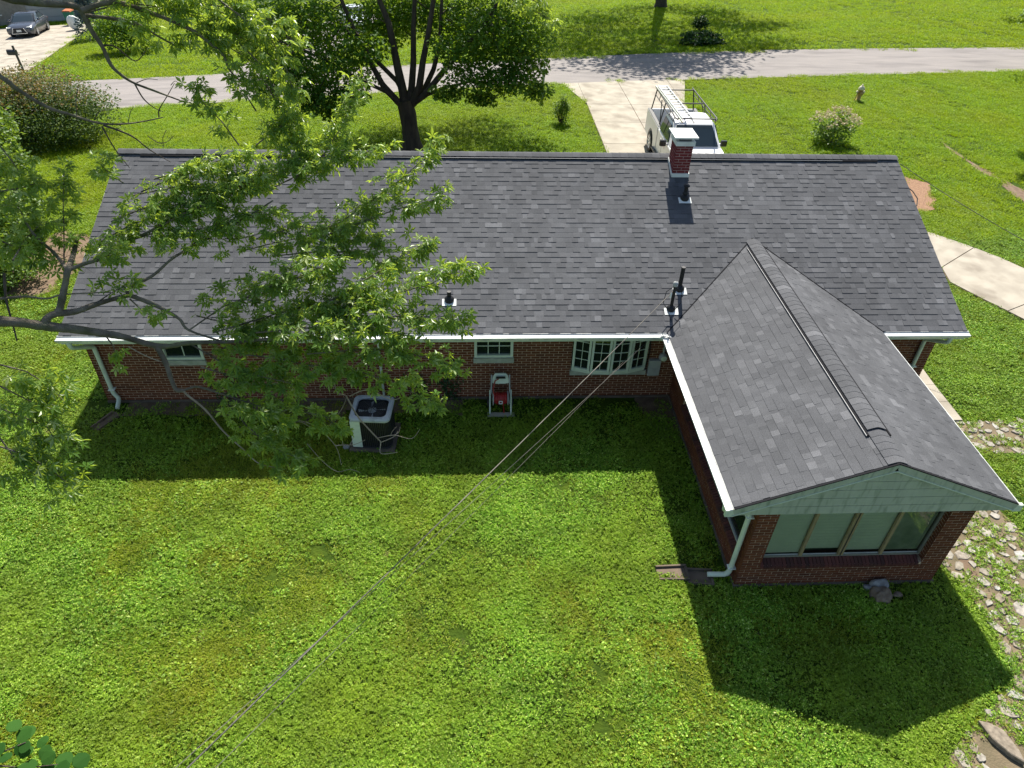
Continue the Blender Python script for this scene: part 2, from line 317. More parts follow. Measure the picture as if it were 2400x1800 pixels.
def line_ext(a, b, n, e0, e1):
    a, b = np.array(a[:2]), np.array(b[:2]); return [a+(b-a)*t for t in np.linspace(-e0, 1+e1, n)]
rn0, rn1 = gp(210, 260), gp(2400, 168); rf0, rf1 = gp(150, 193), gp(2400, 112)
N_ = 60
NR = line_ext(rn0, rn1, N_, .9, .8); FR = line_ext(rf0, rf1, N_, .9, .8)
V = []
for a, b in zip(NR, FR):
    for t in np.linspace(0, 1, 6): q = a+(b-a)*t; V.append((q[0]+.0, q[1], float(terrain(q[0], q[1]))+.035))
F = [(i*6+k, (i+1)*6+k, (i+1)*6+k+1, i*6+k+1) for i in range(N_-1) for k in range(5)]
tag(link_obj('road', np_mesh('road', V, F), M['asphalt'], None), 'grey asphalt road without kerbs crossing behind the house', 'road', kind='structure')
def road_side(x, y, m=0.0):            # signed distance inside the road strip
    a, b = NR[0], NR[-1]; d = (b-a)/np.linalg.norm(b-a); s1 = (np.stack([x, y], -1)-a)@np.array([-d[1], d[0]])
    a, b = FR[0], FR[-1]; d = (b-a)/np.linalg.norm(b-a); s2 = (np.stack([x, y], -1)-a)@np.array([-d[1], d[0]])
    return (s1 > -m) & (s2 < m), s1, s2

HOLES = []                              # ground polygons that carry no grass (x, y)
def inpoly(x, y, P):
    P = np.asarray(P)[:, :2]; c = np.zeros(np.shape(x), bool); j = len(P)-1
    for i in range(len(P)):
        c ^= ((P[i, 1] > y) != (P[j, 1] > y)) & (x < (P[j, 0]-P[i, 0])*(y-P[i, 1])/(P[j, 1]-P[i, 1]+1e-12)+P[i, 0]); j = i
    return c
def shrink(P, d):
    P = np.asarray(P, float); c = P.mean(0); out = []
    for q in P: v = q-c; out.append(c+v*(1-d/np.linalg.norm(v)))
    return out
def slab_set(name, label, cat, polys, mt, th=.12, lift=.045, gap=.012):
    allp = np.array([q for p in polys for q in p]); 
    base = MB()
    for p in polys:
        zz = [float(terrain(q[0], q[1])) for q in p]
        base.add([(q[0], q[1], z+lift-.02) for q, z in zip(p, zz)], [tuple(range(len(p)))])
        HOLES.append(p)
    b = base.build(name, M['soil'], None); tag(b, label, cat, kind='structure')
    for p in polys:
        q = shrink([a[:2] for a in p], gap*1.6); zz = [float(terrain(a[0], a[1])) for a in q]; n = len(q)
        mb = MB(); mb.add([(a[0], a[1], z+lift-th) for a, z in zip(q, zz)]+[(a[0], a[1], z+lift) for a, z in zip(q, zz)], [tuple(range(n))[::-1], tuple(range(n, 2*n))]+[(i, (i+1) % n, n+(i+1) % n, n+i) for i in range(n)])
        mb.build('slab', mt, b)
    return b
G = lambda x, y: gp(x, y)[:2]
# our driveway: two columns of slabs from the garage to the road with flared corners
xl_, xj, xr_ = 13.72, gp(1490, 268)[0], 18.45
def roadY(x):
    a, b = NR[0], NR[-1]; return a[1]+(b[1]-a[1])*(x-a[0])/(b[0]-a[0])
ys = [8.75, 12.2, gp(1420, 339)[1], gp(1398, 288)[1], gp(1385, 246)[1]]
pol = []
for x0, x1 in ((xl_, xj), (xj, xr_)):
    for k in range(4): pol.append([(x0, ys[k]), (x1, ys[k]), (x1, ys[k+1]), (x0, ys[k+1])])
    pol.append([(x0, ys[4]), (x1, ys[4]), (x1, roadY(x1)+.1), (x0, roadY(x0)+.1)])
pol.append([(xl_, ys[4]+.1), (xl_, roadY(xl_)+.1), (xl_-.8, roadY(xl_-.8)+.1)])
pol.append([(xr_, ys[4]+.2), (xr_+1.0, roadY(xr_+1.0)+.1), (xr_, roadY(xr_)+.1)])
slab_set('driveway', 'pale concrete driveway of joined slabs under the white pickup', 'driveway', pol, M['concrete'])
# curved concrete walk right of the house
a0, a1 = G(2150, 537), G(2282, 583); b0, b1 = G(2150, 600), G(2205, 630)
c0, c1 = G(2400, 632), G(2392, 724); d1 = G(2360, 732)
pol = [[(22.2, 11.0), (21.2, 9.6), tuple(b1), tuple(a1), tuple(a0)],
       [tuple(a1), tuple(b1), tuple(G(2225, 664)), tuple(G(2300, 703)), tuple(d1), tuple(G(2450, 697)), tuple(G(2450, 662)), tuple(c0), tuple(G(2340, 605))],
       [tuple(d1), tuple(G(2430, 768)), tuple(G(2600, 870)), tuple(G(2600, 760)), tuple(G(2450, 697))]]
slab_set('path', 'pale concrete walk curving past the right gable', 'path', pol, M['concrete'], lift=.05)
# narrow slabs along the right wall of the wing
e = [G(2163, 868), G(2190, 905), G(2222, 945), G(2256, 988)]
pol = [[(17.2, e[i][1]), (e[i][0], e[i][1]), (e[i+1][0], e[i+1][1]), (17.2, e[i+1][1])] for i in range(3)]
slab_set('side_walk', 'narrow weathered concrete strip beside the wing', 'path', pol, M['concrete'], lift=.05)
# driveway across the road (up to the neighbour's garage) and a grey one behind the maple
fd0, fd1 = gp(72, 165), gp(200, 75)
dv = (fd1-fd0)[:2]; dv /= np.linalg.norm(dv); pn = np.array([-dv[1], dv[0]])
P0 = fd0[:2]-dv*2.0; L_ = 22.0
pol = []
for i in range(6):
    for j in range(2):
        q = lambda u, v: tuple(P0+dv*u+pn*v)
        u0, u1 = i*L_/6, (i+1)*L_/6; v0, v1 = j*4.4, (j+1)*4.4
        pol.append([q(u0, v1), q(u0, v0), q(u1, v0), q(u1, v1)])
slab_set('driveway', 'wide concrete driveway leading to the neighbour garage across the road', 'driveway', pol, M['concrete'], lift=.06)
g0, g1 = gp(545, 168), gp(640, 168)
pol = []
for i in range(5):
    u0, u1 = -1+i*4.5, -1+(i+1)*4.5
    s = lambda u: (g0[:2]+np.array([.12, 1.0])*u)
    pol.append([tuple(s(u0)), tuple(s(u0)+np.array([4.6, .8])), tuple(s(u1)+np.array([4.6, .8])), tuple(s(u1))])
slab_set('driveway', 'grey driveway with a parked car behind the maple across the road', 'driveway', pol, M['asphalt'], lift=.06)

def blob_sheet(name, label, cat, pts, mt, lift=.012, jag=.12, hole=True, sub=6):
    pts = [np.array(q[:2]) for q in pts]; out = []
    for i in range(len(pts)):
        a, b = pts[i], pts[(i+1) % len(pts)]
        for t in np.linspace(0, 1, sub, endpoint=False): out.append(a+(b-a)*t+rng.normal(0, jag*.4, 2))
    c = np.mean(out, 0); n = len(out)
    V = [(q[0], q[1], float(terrain(q[0], q[1]))+lift) for q in out]+[(c[0], c[1], float(terrain(c[0], c[1]))+lift)]
    o = MB().add(V[:n], [tuple(range(n))]).build(name, mt, None, fix=False)
    if hole: HOLES.append(out)
    return tag(o, label, cat, kind='structure')
blob_sheet('mulch_bed', 'patch of reddish bark mulch beside the right gable', 'mulch', [G(2120, 415), G(2178, 432), G(2195, 470), G(2185, 495), G(2120, 500), (22, 9.5)], M['mulch'], lift=.03)
for i, (q, w_) in enumerate([([(2205, 332), (2250, 362), (2262, 372), (2225, 356)], 0), ([(2262, 372), (2330, 405), (2345, 425), (2285, 398)], 0), ([(2340, 412), (2420, 460), (2420, 488), (2350, 440)], 0)]):
    blob_sheet('dirt_patch', ['thin bare soil streak on the lawn nearest the hydrant', 'middle bare soil streak on the right lawn', 'widest bare soil streak on the right lawn'][i], 'dirt', [G(*a) for a in q], M['soil'], jag=.1)
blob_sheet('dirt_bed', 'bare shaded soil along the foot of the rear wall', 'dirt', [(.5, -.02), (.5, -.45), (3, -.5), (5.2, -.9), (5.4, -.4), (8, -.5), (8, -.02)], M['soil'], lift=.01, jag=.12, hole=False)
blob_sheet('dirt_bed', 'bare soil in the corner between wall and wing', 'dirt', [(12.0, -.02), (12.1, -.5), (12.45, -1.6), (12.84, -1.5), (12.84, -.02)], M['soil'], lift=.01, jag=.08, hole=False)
blob_sheet('dirt_bed', 'brown leaf litter under the left hedge', 'dirt', [(-3.4, 4.6), (-3.0, 6.5), (-3.4, 8.0), (-4.6, 8.4), (-5.2, 6), (-4.6, 4.4)], M['soil'], lift=.012, jag=.3, hole=True)
for i, q in enumerate([(1510, 1280, .22, .35), (470, 1490, .12, .12), (2270, 1330, .2, .2), (100, 1010, .5, .1)]):
    c = G(q[0], q[1]); blob_sheet('dirt_patch', ['short worn soil streak in the lawn beside the wing shadow', 'tiny bald spot in the middle of the back lawn', 'bald soil spot beside the wing corner', 'thin worn streak left of the left downspout'][i], 'dirt', [(c[0]-q[2]*.5, c[1]-q[3]), (c[0]+q[2]*.5, c[1]-q[3]*.8), (c[0]+q[2]*.4, c[1]+q[3]), (c[0]-q[2]*.6, c[1]+q[3]*.8)], M['soil'], jag=.06, hole=False)

# flagstone path
path_px = [[(2225, 1195), (2330, 1185), (2420, 1270), (2420, 1500), (2420, 1620), (2385, 1600), (2330, 1480), (2270, 1390), (2190, 1300)],
           [(2235, 990), (2420, 985), (2420, 1062), (2290, 1062)], [(2385, 1600), (2430, 1600), (2430, 1830), (2190, 1830), (2260, 1720)]]
base = MB()
for q in path_px:
    g_ = [G(*a) for a in q]; base.add([(a[0], a[1], .006) for a in g_], [tuple(range(len(g_)))])
M['pathsoil'] = mat('path_soil', (.12,.1,.055), .95, var=(.2,.15,.095), vscale=3, bump=.8, bscale=30)
pb = base.build('flagstone_path', M['pathsoil'], None, fix=False); tag(pb, 'rough flagstone path overgrown with weeds right of the wing', 'path', kind='structure')
stones = []
def stone(c, rx, ry, ang, n=8, z=.05):
    V = []
    rr = [1+random.uniform(-.32, .2) for _ in range(n)]
    for s, zz in ((1, -.04), (1, z-.012), (.9, z)):
        for k in range(n):
            t = 2*math.pi*k/n; x, y = rx*rr[k]*math.cos(t)*s, ry*rr[k]*math.sin(t)*s
            V.append((c[0]+x*math.cos(ang)-y*math.sin(ang), c[1]+x*math.sin(ang)+y*math.cos(ang), zz+random.uniform(-.004, .004)))
    F = [(i*n+k, i*n+(k+1) % n, (i+1)*n+(k+1) % n, (i+1)*n+k) for i in range(2) for k in range(n)]+[tuple(range(2*n, 3*n))]
    mb = MB(); mb.add(V, F); mb.build('stone', M['stone'], pb); stones.append((c[0], c[1], max(rx, ry)))
c = G(2345, 1742); stone(c, .42, .15, math.atan2(*(np.array(G(2375, 1775))-np.array(G(2305, 1705)))[::-1]), 7, .1)
tries = 0
PG = [np.array([G(*a) for a in q]) for q in path_px]
while len(stones) < 270 and tries < 14000:
    tries += 1; P = PG[rng.choice(3, p=[.55, .2, .25])]; lo, hi = P.min(0), P.max(0); q = lo+(hi-lo)*rng.random(2)
    if not inpoly(q[0], q[1], P): continue
    r = random.uniform(.06, .19)
    if any((q[0]-a)**2+(q[1]-b)**2 < (r*.88+c_*.88)**2 for a, b, c_ in stones): continue
    if 12.8 < q[0] < 16.62 and q[1] > -5.4: continue
    stone(q, r*1.12, r*random.uniform(.6, .95), random.uniform(0, 3.14), random.choice((5, 6, 7)), random.uniform(.018, .04))

# ------------------------------------------------------------ the brick house
house = thing('brick_house', 'single-storey red brick house with dark shingle roof and a gabled wing', 'house', (9.4, 1.6, 0))
EXP = .1429
main_n = np.array([0, -SLP, 1.0]); main_n /= np.linalg.norm(main_n); main_s = np.array([0, 1, SLP]); main_s /= np.linalg.norm(main_s)
wl_n = np.array([-SLW, 0, 1.0]); wl_n /= np.linalg.norm(wl_n); wl_s = np.array([1, 0, SLW]); wl_s /= np.linalg.norm(wl_s)
wr_n = np.array([SLW, 0, 1.0]); wr_n /= np.linalg.norm(wr_n); wr_s = np.array([-1, 0, SLW]); wr_s /= np.linalg.norm(wr_s)
rb = MB()
def slopeslab(mb, quad, th=.05):
    q = [np.array(a, float) for a in quad]; n = np.cross(q[1]-q[0], q[3]-q[0]); n /= np.linalg.norm(n); n = n if n[2] > 0 else -n
    mb.add([tuple(a-n*.004) for a in q]+[tuple(a-n*th) for a in q], [(0,1,2,3),(7,6,5,4),(0,4,5,1),(1,5,6,2),(2,6,7,3),(3,7,4,0)])
slopeslab(rb, [(XL, YE, ZE), (XR, YE, ZE), (XR, YR, ZR), (XL, YR, ZR)])
slopeslab(rb, [(XL, 2*YR-YE, ZE), (XR, 2*YR-YE, ZE), (XR, YR, ZR), (XL, YR, ZR)])
YJ = YE+(ZR2-ZE)/SLP
wing = MB()
slopeslab(wing, [(XEL, YG, ZE), (XEL, YE, ZE), (XM, YJ, ZR2), (XM, YG, ZR2)])
slopeslab(wing, [(XER, YG, ZE), (XER, YE, ZE), (XM, YJ, ZR2), (XM, YG, ZR2)])
roof = rb.build('roof', M['underlay'], house)
wroof = wing.build('roof', M['underlay'], house); tag(wroof, 'gabled roof of the wing with grey shingles')
tabs = []      # (origin, u, s, n, width, thick)
def tabrow(O, u, s, n, k, u0, u1, skip=None):
    x = u0-random.uniform(0, .2)
    while x < u1:
        wd = random.choice((.085, .11, .13, .15, .18, .22)) * random.uniform(.9, 1.1); a, b = max(x, u0), min(x+wd, u1)
        if b-a > .02 and not (skip and skip((a+b)/2, k*EXP)):
            tabs.append((O+u*a+s*(k*EXP), u, s, n, b-a, (.009 if abs(n[0]) > .1 else .012) if random.random() < .5 else .0045))
        x += wd
ux = np.array([1., 0, 0]); uy = np.array([0, 1., 0])
LM = math.hypot(YR-YE, ZR-ZE); LW = math.hypot(XM-XEL, ZR2-ZE)
def skip_main(x, sl):
    y = YE+sl*main_s[1]; zm = roofz(y); zw = ZR2-abs(x-XM)*SLW
    return zw > zm+.12 and XEL < x < XER and y < YJ
for k in range(int(LM/EXP)+1):
    if k*EXP > LM-.05: continue
    tabrow(np.array([XL, YE, ZE]), ux, main_s, main_n, k, 0, XR-XL, skip_main)
nmain = len(tabs)
for k in range(int(LW/EXP)+1):
    sl = k*EXP
    if sl > LW-.05: continue
    ye_ = YE+(sl*wl_s[2])/SLP+.12
    tabrow(np.array([XEL, YG, ZE]), uy, wl_s, wl_n, k, 0, ye_-YG)
    tabrow(np.array([XER, YG, ZE]), uy, wr_s, wr_n, k, 0, ye_-YG)
def tabverts(w_, t): return np.array([(0,0,-.003),(w_,0,-.003),(w_,0,t),(0,0,t),(w_,EXP+.03,.0015),(0,EXP+.03,.0015),(w_,EXP+.03,-.003),(0,EXP+.03,-.003)])
TF = np.array([(0,1,2,3),(3,2,4,5),(1,6,4,2),(0,3,5,7)])
order = sorted(range(nmain, len(tabs)), key=lambda i: -tabs[i][4]/np.linalg.norm(tabs[i][0]-CAM)**2 if tabs[i][3][0] < 0 else 0)
single = set(order[:290])
tm = {t: np_mesh('shingle', tabverts(1, t), TF) for t in (.009, .0045)}
for me in tm.values(): me.materials.append(M['shingle'])
def tablen(i):                         # the last course stops at the ridge
    O, u, s, n, w_, t = tabs[i]; zr_ = ZR if abs(n[1]) > .1 else ZR2; return min(1.0, max(.1, (zr_-O[2])/s[2]/(EXP+.03)))
def joined_tabs(name, idx, parent):
    V = []; Fs = []
    o_ = org(parent)
    for j, i in enumerate(idx):
        O, u, s, n, w_, t = tabs[i]; v = tabverts(w_, t); s = s*tablen(i); V.append(O+np.outer(v[:, 0], u)+np.outer(v[:, 1], s)+np.outer(v[:, 2], n)-o_); Fs.append(TF+8*j)
    o = link_obj(name, np_mesh(name, np.concatenate(V), np.concatenate(Fs)), M['shingle'], parent); o['kind'] = 'stuff'; return o
joined_tabs('shingles', range(nmain), roof)
joined_tabs('shingles', [i for i in range(nmain, len(tabs)) if i not in single], wroof)
for i in single:
    O, u, s, n, w_, t = tabs[i]; s = s*tablen(i); o = bpy.data.objects.new('shingle', tm[t]); COL.objects.link(o); o.parent = wroof
    O = O-org(wroof); o.matrix_local = Matrix(((u[0]*w_, s[0], n[0], O[0]), (u[1]*w_, s[1], n[1], O[1]), (u[2]*w_, s[2], n[2], O[2]), (0, 0, 0, 1)))
# front slope courses (street side, seen edge-on only): plain sheet of the same shingles
fs_s = np.array([0, -1, SLP]); fs_s /= np.linalg.norm(fs_s); fs_n = np.array([0, SLP, 1.]); fs_n /= np.linalg.norm(fs_n)
n0 = len(tabs)
for k in range(30, int(LM/EXP)+1):
    if k*EXP < LM-.05: tabrow(np.array([XL, 2*YR-YE, ZE]), ux, fs_s, fs_n, k, 0, XR-XL)
joined_tabs('shingles', range(n0, len(tabs)), roof)
M['bead_grey'] = mat('pale_bead_grey', (.3,.3,.3), .5, metal=.3)
# ridge caps on a raised vent
def cap_mesh(slope, half, length, rise):
    a = math.atan(slope); prof = []
    for t in np.linspace(-1, 1, 9):
        x_ = half*math.cos(a)*t; prof.append((x_, -slope*(math.sqrt(x_*x_+.0012)-.02)))
    V = []
    for yy, dz in ((0, .007), (length, .0), (length, -.004), (0, .0)):
        V += [(x, yy, z+dz+rise) for x, z in prof]
    n = 9; F = [(r*n+k, r*n+k+1, ((r+1) % 4)*n+k+1, ((r+1) % 4)*n+k) for r in range(4) for k in range(n-1)]
    me = np_mesh('ridge_cap', V, F, False); me.materials.append(M['shingle']); return me
cm = cap_mesh(SLP, .165, .25, .036)
x = XL
while x < XR-.1:
    o = bpy.data.objects.new('ridge_cap', cm); COL.objects.link(o); o.parent = roof
    o.matrix_local = Matrix.Translation(Vector((min(x, XR-.25), YR, ZR+.0))-Vector(org(roof))) @ Matrix.Rotation(-math.pi/2, 4, 'Z'); x += .196*random.uniform(.97, 1.03)
cw = cap_mesh(SLW, .17, .24, .036); cwl = cap_mesh(SLW, .17, .24, .01)
y = YG; yv = -4.72
while y < YJ-.16:
    o = bpy.data.objects.new('ridge_cap', cw if y > yv else cwl); COL.objects.link(o); o.parent = wroof
    o.matrix_local = Matrix.Translation(Vector((XM, y, ZR2))-Vector(org(wroof))); y += .15*random.uniform(.97, 1.03)
for s_, x0, x1 in ((1, XL+.55, XR-.55),):
    p0 = np.array([x0, YR, ZR])-main_s*.178+main_n*.018; p1 = np.array([x1, YR, ZR])-main_s*.178+main_n*.018
    vent = MB().bar(p0, p1, .05, .03, main_n).build('ridge_vent', M['underlay'], roof)
    MB().tube([p0+np.array([5.2, -.024, .008]), (p0+p1)/2+np.array([3, -.024, .012]), p1+np.array([-.9, -.024, .008])], .007, 6).build('vent_bead', M['bead_grey'], roof)  # thin pale bead along the lower side of the vent
for sg, sv, nv in ((-1, wl_s, wl_n), (1, wr_s, wr_n)):
    p0 = np.array([XM, yv, ZR2])-sv*.185+nv*.018; p1 = np.array([XM, YJ-.35, ZR2])-sv*.185+nv*.018
    MB().bar(p0, p1, .04, .034, nv).build('ridge_vent', M['underlay'], wroof)
    if sg < 0: MB().tube([p0-sv*.022+nv*.012, p1-sv*.022+nv*.012], .008, 6).build('vent_bead', M['bead_grey'], wroof)
# valleys: dark strip paints the shadow line where the slopes meet
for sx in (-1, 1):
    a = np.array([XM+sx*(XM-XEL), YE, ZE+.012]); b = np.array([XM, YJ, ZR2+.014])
    MB().bar(a, b, .02, .012, (0, 0, 1)).build('valley_shadow_strip', M['underlay'], wroof)

# walls -----------------------------------------------------------------
BP, BR, BLEN, BH = .2032, .0677, .1905, .0545
bm_unit = np_mesh('brick', [(0,0,0),(1,0,0),(1,.02,0),(0,.02,0),(0,0,BH),(1,0,BH),(1,.02,BH),(0,.02,BH)], [(0,1,5,4),(4,5,6,7),(1,2,6,5),(3,0,4,7),(0,3,2,1)]); 
def brick_wall(wall, O, u, n, L_, z0, z1, holes=(), single=False, bmat=None, name='brick', inset=.0, phase=0, budget=9999):
    """bricks proud of the mortar face; O at wall foot, u along, n outward"""
    bmat = bmat or M['brick']; O = np.array(O, float); u = np.array(u, float); n = np.array(n, float); up = np.array([0, 0, 1.])
    items = []; rows = int((z1-z0)/BR+.3)
    for r in range(rows):
        zz = z0+r*BR; off = (BP/2 if (r+phase) % 2 else 0); x = -BP+off
        while x < L_:
            segs = [(max(x, inset), min(x+BLEN, L_-inset))]
            for (a, b, c, d) in holes:
                if zz+BH > c+.005 and zz < d-.005:
                    ns = []
                    for p, q in segs:
                        if q <= a or p >= b: ns.append((p, q)); continue
                        if p < a: ns.append((p, a))
                        if q > b: ns.append((b, q))
                    segs = ns
            for p, q in segs:
                if q-p > .004: items.append((p, q, zz))
            x += BP
    me0 = None; Vs = []; Fs = []; cnt = 0; BF = np.array([(0,1,5,4),(4,5,6,7),(1,2,6,5),(3,0,4,7),(0,3,2,1)])
    base = np.array([(0,0,0),(1,0,0),(1,1,0),(0,1,0),(0,0,1),(1,0,1),(1,1,1),(0,1,1)], float)
    if single:
        me0 = bm_unit.copy(); me0.materials.append(bmat)
    for j, (p, q, zz) in enumerate(items):
        pr = random.uniform(-.0025, .0015); P = O+u*p+up*zz+n*pr
        if single and j < budget:
            o = bpy.data.objects.new(name, me0); COL.objects.link(o); o.parent = wall; P = P-org(wall); w_ = q-p
            o.matrix_local = Matrix(((u[0]*w_, -n[0], 0, P[0]), (u[1]*w_, -n[1], 0, P[1]), (0, 0, 1, P[2]), (0, 0, 0, 1)))
        else:
            v = P+np.outer(base[:, 0]*(q-p), u)-np.outer(base[:, 1]*.02, n)+np.outer(base[:, 2]*BH, up); Vs.append(v-org(wall)); Fs.append(BF+8*cnt); cnt += 1
    if Vs:
        o = link_obj('bricks', np_mesh('bricks', np.concatenate(Vs), np.concatenate(Fs)), bmat, wall); o['kind'] = 'stuff'
    return len(items)
def wall_with_holes(x0, x1, y0, y1, z0, z1, holes, axis):
    """mortar body made of boxes round the openings; holes in (u0,u1,z0,z1), u along axis"""
    mb = MB(); us = sorted({x0 if axis == 'x' else y0, x1 if axis == 'x' else y1, *[h[0] for h in holes], *[h[1] for h in holes]})
    for a, b in zip(us[:-1], us[1:]):
        cuts = [(h[2], h[3]) for h in holes if h[0] <= a+1e-6 and h[1] >= b-1e-6]; z = z0
        for c, d in sorted(cuts)+[(z1, z1)]:
            if c > z+1e-4: mb.box((a, y0, z) if axis == 'x' else (x0, a, z), (b, y1, c) if axis == 'x' else (x1, b, c))
            z = max(z, d)
    return mb
ZB = .06                                  # top of the concrete foundation
MW = .007
# rear main wall, left of the wing
H = [(1.56, 2.42, 1.2, 1.98), (8.28, 9.14, 1.2, 1.98), (10.46, 12.15, .84, 1.98)]
wall = wall_with_holes(.02, WA, MW, .12, ZB, 2.2, H, 'x').build('wall', M['mortar'], house)
brick_wall(wall, (0, 0, ZB+.005), ux, -uy, WA, 0, 2.02, [(h[0], h[1], h[2]-ZB-.13 if h[1] < 10 else .6, h[3]) for h in H])
# rear main wall, right of the wing
wall = wall_with_holes(WB, 18.74, MW, .12, ZB, 2.2, [], 'x').build('wall', M['mortar'], house)
brick_wall(wall, (WB, 0, ZB+.005), ux, -uy, 18.76-WB, 0, 2.02)
# gable ends and street front: same brick, built plainly
def bt_mat():
    m = bpy.data.materials.new('coursed_brick'); m.use_nodes = True; N, L = NT(m); b = N['Principled BSDF']; b.inputs['Roughness'].default_value = .9
    t = N.new('ShaderNodeTexBrick'); t.inputs['Color1'].default_value = (.2,.062,.04,1); t.inputs['Color2'].default_value = (.14,.045,.032,1); t.inputs['Mortar'].default_value = (.4,.31,.24,1)
    t.inputs['Scale'].default_value = 1; t.inputs['Brick Width'].default_value = BP; t.inputs['Row Height'].default_value = BR; t.inputs['Mortar Size'].default_value = .006
    g = N.new('ShaderNodeNewGeometry'); sp = N.new('ShaderNodeSeparateXYZ'); cb = N.new('ShaderNodeCombineXYZ'); ad = N.new('ShaderNodeMath'); ad.operation = 'ADD'
    L.new(g.outputs['Position'], sp.inputs[0]); L.new(sp.outputs[0], ad.inputs[0]); L.new(sp.outputs[1], ad.inputs[1]); L.new(ad.outputs[0], cb.inputs[0]); L.new(sp.outputs[2], cb.inputs[1]); L.new(cb.outputs[0], t.inputs[0]); L.new(t.outputs[0], b.inputs['Base Color']); return m
M['coursed'] = bt_mat()
for xa, xb in ((0, .12), (18.64, 18.76)):
    MB().prism([(.125, ZB), (8.47, ZB), (8.47, 2.2), (YR, ZR-.1), (.125, 2.3)], xa, xb, 'x').build('wall', M['coursed'], house)
MB().box((.13, 8.47, ZB), (18.63, 8.59, 2.25)).build('wall', M['coursed'], house)
# wing: knee walls, piers
ZS = .63                                  # top of the knee wall under the sills
Hf = [(13.2, 16.09, ZS, 2.06)]
wall = wall_with_holes(WA+.01, WB-.01, YF+MW, YF+.12, ZB, 2.15, [(13.2-MW, 16.09+MW, ZS-.1, 2.06)], 'x').build('wall', M['mortar'], house)
tag(wall, 'brick end wall of the wing under the boarded gable')
brick_wall(wall, (WA, YF, ZB+.005), ux, -uy, WB-WA, 0, 2.0, [(Hf[0][0]-WA, Hf[0][1]-WA, ZS-ZB-.06, 3)], single=True, inset=.003, budget=290)
Hl = [(-4.93, -.95, .46, 2.06)]
wall = wall_with_holes(WA+MW, WA+.12, YF+.12, -.0, ZB, 2.15, Hl, 'y').build('wall', M['mortar'], house)
tag(wall, 'low brick side wall of the wing with a sloped brick ledge')
brick_wall(wall, (WA, 0, ZB+.005), -uy, -ux, -YF, 0, 2.0, [(.95, 4.93, .40, 3)])
wall = wall_with_holes(WB-.12, WB-MW, YF+.12, 0, ZB, 2.15, [], 'y').build('wall', M['mortar'], house)
brick_wall(wall, (WB, YF, ZB+.005), uy, ux, -YF, 0, 2.0)
# returns of the front opening
for xx, sg in ((13.2, 1), (16.09, -1)):
    wl_ = MB().box((min(xx-sg*MW, xx-sg*.1), YF+.121, ZS-.1), (max(xx-sg*MW, xx-sg*.1), YF+.2, 2.1)).build('wall', M['mortar'], house)
    brick_wall(wl_, (xx, YF+.012 if sg < 0 else YF+.19, ZS), uy if sg < 0 else -uy, (sg, 0, 0), .18, 0, 1.45, phase=1)
# sloping brick ledges (bricks on edge)
def ledge(O, u, n, L_, w_=.16, drop=.07, th=.062):
    led = MB().bar(np.array(O)+np.array(n)*(-.05)+np.array([0, 0, -.028]), np.array(O)+np.array(u)*L_+np.array(n)*(-.05)+np.array([0, 0, -.028]), .11, .05).build('ledge', M['mortar'], house)
    k = 0.0; u = np.array(u, float); n = np.array(n, float)
    V0 = []
    me = np_mesh('brick', [(0,0,0),(.058,0,0),(.058,-w_,drop),(0,-w_,drop),(0,0,-th),(.058,0,-th),(.058,-w_,drop-th),(0,-w_,drop-th)], [(0,1,2,3),(4,5,1,0),(5,6,2,1),(7,4,0,3)]); me.materials.append(M['brick_dark'])
    while k < L_-.05:
        o = bpy.data.objects.new('brick', me); COL.objects.link(o); o.parent = led; P = np.array(O)+u*k+n*.025-org(led)+np.array([0, 0, random.uniform(-.003, .003)])
        o.matrix_local = Matrix(((u[0], n[0], 0, P[0]), (u[1], n[1], 0, P[1]), (0, 0, 1, P[2]), (0, 0, 0, 1))); k += .0677
    return led
ledge((13.2, YF, ZS-.04), ux, -uy, 2.89)
ledge((WA, -.95, ZS-.09), -uy, -ux, 3.98)
# foundation
fo = MB()
fo.box((.0, -.03, -.2), (WA-.03, .1, ZB)); fo.box((WA-.03, YF-.03, -.2), (WB+.03, YF+.1, ZB)); fo.box((WA-.03, YF+.1, -.2), (WA+.1, -.03, ZB)); fo.box((WB-.1, YF+.1, -.2), (WB+.03, -.03, ZB)); fo.box((WB+.03, -.03, -.2), (18.78, .1, ZB))
fo.box((-.02, .1, -.2), (.1, 8.6, ZB)); fo.box((18.66, .1, -.2), (18.78, 8.6, ZB)); fo.box((.1, 8.48, -.2), (18.66, 8.6, ZB))
fo.build('foundation', M['foundation'], house)
# soffits, fascia, gutters ------------------------------------------------
def gutter(p, q, out, name='gutter', k=1.0):
    """K-profile gutter with a sloping leaf cover; p->q along, out = outward unit"""
    p, q, out = np.array(p, float), np.array(q, float), np.array(out, float); up = np.array([0, 0, 1.])
    pr = [(0, -.008), (.105, -.03), (.128, -.034), (.13, -.055), (.105, -.09), (.085, -.125), (0, -.125)]
    ra = [tuple(p+out*a*k+up*b) for a, b in pr]; rb_ = [tuple(q+out*a*k+up*b) for a, b in pr]
    g = MB().loft([ra, rb_], smooth=False).build(name, M['gutter'], house)
    lip = MB().bar(p+out*.128*k+up*-.03, q+out*.128*k+up*-.03, .012, .014).build('gutter_lip', M['white'], g)
    MB().bar(p+out*.012+up*.0, q+out*.012+up*.0, .03, .012).build('drip_edge', M['grey'], g); return g
zg = ZE-.012
gutter((XL-.03, YE+.004, zg), (XEL-.02, YE+.004, zg), (0, -1, 0)); gutter((XER+.05, YE+.004, zg), (XR+.03, YE+.004, zg), (0, -1, 0))
gutter((XEL+.004, YE-.1, zg), (XEL+.004, YG-.02, zg), (-1, 0, 0)); gutter((XER-.004, YE-.1, zg), (XER-.004, YG-.02, zg), (1, 0, 0), k=.45)
